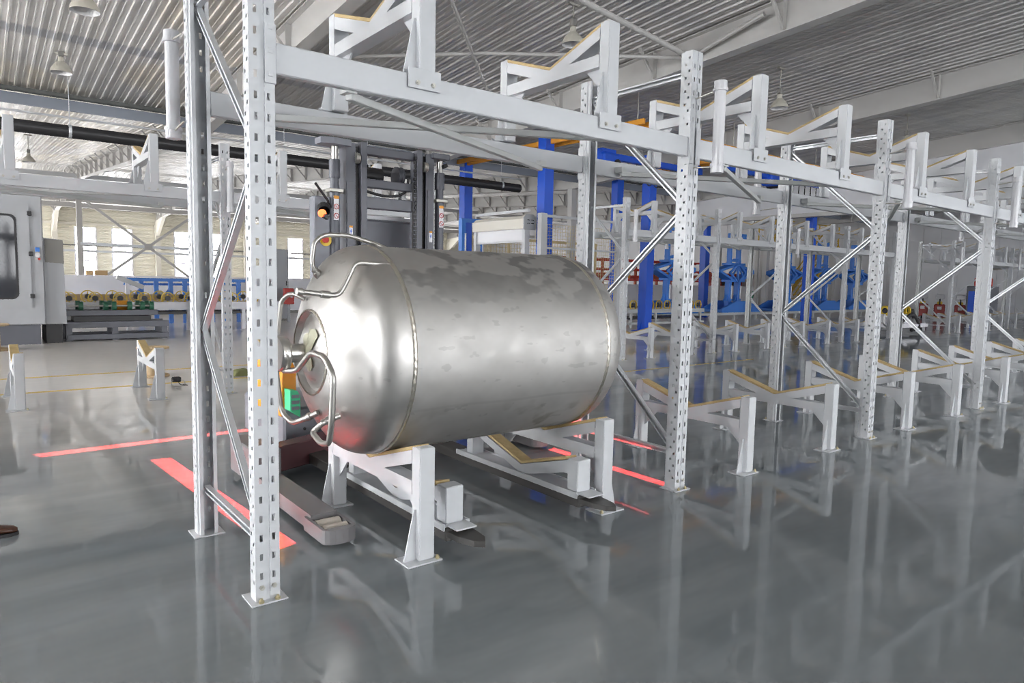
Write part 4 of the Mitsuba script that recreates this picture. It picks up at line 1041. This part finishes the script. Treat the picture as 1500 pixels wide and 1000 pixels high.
# red lattice racks and dark red machine beyond the partition
t = Thing('red_lattice_rack', 'red steel lattice rack behind the white partition', 'rack')
for x in np.arange(24.5, 42.1, 2.2):
    for y in (30.6, 31.8): t.part('post', ply(M().box(x - .07, x + .07, y - .07, y + .07, 0, 3.1), 'm_rust'))
    t.part('cross_bar', ply(M().box(x - .05, x + .05, 30.6, 31.8, 2.9, 3.0), 'm_rust'))
for zz in (1.7, 2.35, 2.95):
    for y in (30.55, 31.85): t.part('beam', ply(M().box(24.5, 42.1, y - .05, y + .05, zz, zz + .12), 'm_red'))
for k, x in enumerate(np.arange(25.0, 42.0, 1.55)):
    t.part('bin', ply(M().box(x, x + 1.1, 30.75, 31.65, 1.84, 2.05 + .25 * (k % 3) / 2, .02), ('m_red', 'm_rust', 'm_orange')[k % 3]))
one('red_machine', 'dark red machine block with black openings above the white partition', 'machine', [
    ('body', M().box(42.4, 45.6, 30.2, 31.8, 0, 2.3, .03), 'm_darkred'), ('opening', M().box(43.0, 43.7, 30.17, 30.2, 1.5, 2.0), 'm_black'), ('opening', M().box(44.3, 44.9, 30.17, 30.2, 1.45, 2.05), 'm_black'), ('lid', M().box(42.35, 45.65, 30.15, 31.85, 2.3, 2.38), 'm_rust')])
one('exit_sign', 'small green and white emergency exit sign on the white partition', 'sign', [
    ('plate', M().box(44.75, 45.20, 28.93, 28.97, .62, 1.10), 'm_signgreen'), ('pictogram', M().box(44.85, 45.10, 28.925, 28.93, .74, .98).box(44.9, 45.05, 28.922, 28.93, 1.0, 1.04), 'm_plastic')])
st = Thing('stair_platform', 'yellow railed platform with a stair at the far right', 'platform')
for x in np.arange(36.2, 45.6, .85): st.part('rail_post', ply(M().box(x - .03, x + .03, 23.0, 23.06, 4.1, 5.5), 'm_yellowrail'))
for zz in (4.45, 4.8, 5.15, 5.5): st.part('rail', ply(M().box(36.2, 45.4, 23.0, 23.05, zz - .025, zz + .025), 'm_yellowrail'))
st.part('deck', ply(M().box(36.2, 45.5, 23.0, 26.0, 3.95, 4.1), 'm_cncdark'))
for x in (36.4, 41.0, 45.3): st.part('leg', ply(M().box(x - .08, x + .08, 25.7, 25.86, 0, 3.95), 'm_girder')); st.part('leg', ply(M().box(x - .08, x + .08, 23.1, 23.26, 0, 3.95), 'm_girder'))
for k in range(16):
    zz = 4.1 - k * .25; x = 42.6 - k * .30
    st.part('tread', ply(M().box(x - .15, x + .15, 21.7, 22.7, zz - .04, zz), 'm_yellowrail'))
for y in (21.7, 22.7):
    st.part('stringer', ply(M().bar((43.0, y, 4.1), (38.0, y, .12), .06, .25), 'm_yellowrail'))
    for h_ in (.5, .9): st.part('handrail', ply(M().bar((43.0, y, 4.1 + h_), (38.0, y, .12 + h_), .05, .05), 'm_yellowrail'))

# ------------------------------------------------------------------ cart, pallet trucks and machine at the right
ct = one('wheel_cart', 'white cart loaded with yellow wheels and black hoses between the far racks', 'cart', [
    ('deck', M().box(-1.05, 1.05, -.5, .5, .20, .34, .01), 'm_white'), ('side_rail', M().box(-1.1, 1.1, -.55, -.5, .22, .32), 'm_white'), ('rack_bar', M().box(-.8, .7, -.06, .06, .56, .66), 'm_paint_worn'),
    ('upright', M().box(-.8, -.7, -.05, .05, .34, .6), 'm_paint_worn'), ('upright', M().box(.6, .7, -.05, .05, .34, .6), 'm_paint_worn'),
    ('hose', M().tube([(-.2, -.35, .40), (.25, -.45, .72), (.62, -.48, .40), (.5, -.55, .14), (.05, -.56, .12)], .06, 10, .2), 'm_rubber', 40), ('hose', M().tube([(.75, 0, .4), (.85, -.1, .9), (.95, -.1, .5)], .05, 8, .2), 'm_rubber', 40),
    ('block', M().box(-.5, -.2, -.3, .3, .34, .55, .02), 'm_white'), ('block', M().box(.0, .35, -.3, .3, .34, .52, .02), 'm_white')], at=(26.0, 10.9, 0), rz=-8)
for sx in (-.9, .9):
    for sy in (-.4, .4): ct.part('caster', ply(M().cyl((sx, sy - .03, .08), (sx, sy + .03, .08), .08, 14).box(sx - .04, sx + .04, sy - .04, sy + .04, .12, .2), 'm_black', 40))
for k in range(6):
    x = -.65 + k * .25
    ct.part('wheel', ply(M().lathe((x - .03, 0, .78), (x + .03, 0, .78), [(.10, 0), (.18, 0), (.18, .06), (.10, .06)], 20), 'm_yellow', 40), 'yellow rimmed wheel')
    ct.part('hub', ply(M().cyl((x - .035, 0, .78), (x + .035, 0, .78), .10, 12), 'm_black', 40))
for k, (x, y) in enumerate(((40.4, 15.6), (40.2, 14.7), (40.1, 13.7))):
    one('pallet_truck', f'red pallet truck with white handle loop by the far wall, {ORD[k]} from the left', 'pallet truck', [
        ('body', M().box(-.25, .25, -.30, .05, .12, .78, .05), 'm_darkred'), ('fork', M().box(-.26, -.12, .05, 1.1, .06, .12), 'm_darkred'), ('fork', M().box(.12, .26, .05, 1.1, .06, .12), 'm_darkred'),
        ('wheel', M().cyl((-.06, -.15, .1), (.06, -.15, .1), .1, 16), 'm_black', 40), ('tiller', M().bar((0, -.25, .7), (0, -.32, 1.05), .06, .06), 'm_black'),
        ('handle', M().tube([(-.05, -.32, 1.02), (-.2, -.34, 1.08), (-.2, -.36, 1.28), (.2, -.36, 1.28), (.2, -.34, 1.08), (.05, -.32, 1.02)], .03, 8, .08), 'm_plastic', 40), ('badge', M().box(-.1, .1, -.31, -.30, .5, .66), 'm_plastic'), ('bulge', M().box(-.12, .12, -.3, -.1, .78, .92, .04), 'm_yellow')],
        'red pallet trucks', at=(x, y, 0), rz=-70)
one('test_machine', 'dark blue and black machine with red top beyond the far racks', 'machine', [
    ('body', M().box(39.3, 40.6, 12.2, 13.2, .1, 1.75, .03), 'm_agv'), ('door', M().box(39.28, 39.3, 12.3, 13.1, .25, 1.5), 'm_blue'), ('panel', M().box(39.26, 39.28, 12.45, 12.8, .9, 1.4), 'm_white'),
    ('plinth', M().box(39.3, 40.6, 12.2, 13.2, 0, .1), 'm_black'), ('red_cover', M().box(39.3, 40.0, 12.3, 12.9, 1.75, 2.15, .03), 'm_red'), ('hood', M().tube([(39.4, 12.3, 1.75), (39.4, 12.3, 2.6), (39.4, 11.6, 2.6), (39.4, 11.6, .02)], .05, 8, .1), 'm_bolt')])
one('control_box', 'small grey box with bracket on a column beside the blue pillar', 'box', [('box', M().box(19.2, 19.55, 20.2, 20.36, 3.9, 4.5, .02), 'm_cnc'), ('bracket', M().bar((19.15, 20.3, 4.4), (19.3, 20.3, 4.55), .06, .06), 'm_bolt')])

# ------------------------------------------------------------------ a shoe at the left edge
secs = [(-.15, .035, .05, .085), (-.12, .040, .052, .09), (-.06, .040, .048, .085), (0, .043, .042, .07), (.05, .047, .032, .052), (.10, .048, .026, .044), (.14, .038, .022, .036), (.16, .018, .014, .024)]
sv = []
for x, w, c, h in secs:
    for a in np.linspace(0, 2 * math.pi, 18, endpoint=False):
        sv.append((x, w * math.cos(a), .018 + max(0, c * (1 + math.sin(a)) * h / (2 * c))))
n_ = len(secs); sf = []
for k in range(n_ - 1):
    for i in range(18):
        j = (i + 1) % 18
        sf += [[k * 18 + i, k * 18 + j, (k + 1) * 18 + j], [k * 18 + i, (k + 1) * 18 + j, (k + 1) * 18 + i]]
sf += [[0, i + 1, i] for i in range(1, 17)] + [[(n_ - 1) * 18, (n_ - 1) * 18 + i, (n_ - 1) * 18 + i + 1] for i in range(1, 17)]
t = Thing('leather_shoe', 'tip of a brown leather shoe at the left edge of the floor', 'shoe', at=(0.0, 5.07, 0), rz=-12)
t.part('upper', ply(M().add(sv, sf), 'm_shoe', True))
sole = [(-.155, -.036), (-.02, -.038), (.08, -.05), (.13, -.042), (.163, -.016), (.168, .0), (.163, .016), (.13, .042), (.08, .05), (-.02, .038), (-.155, .036)]
t.part('sole', ply(M().prism(sole, 0, .02, 'z'), 'm_black'))
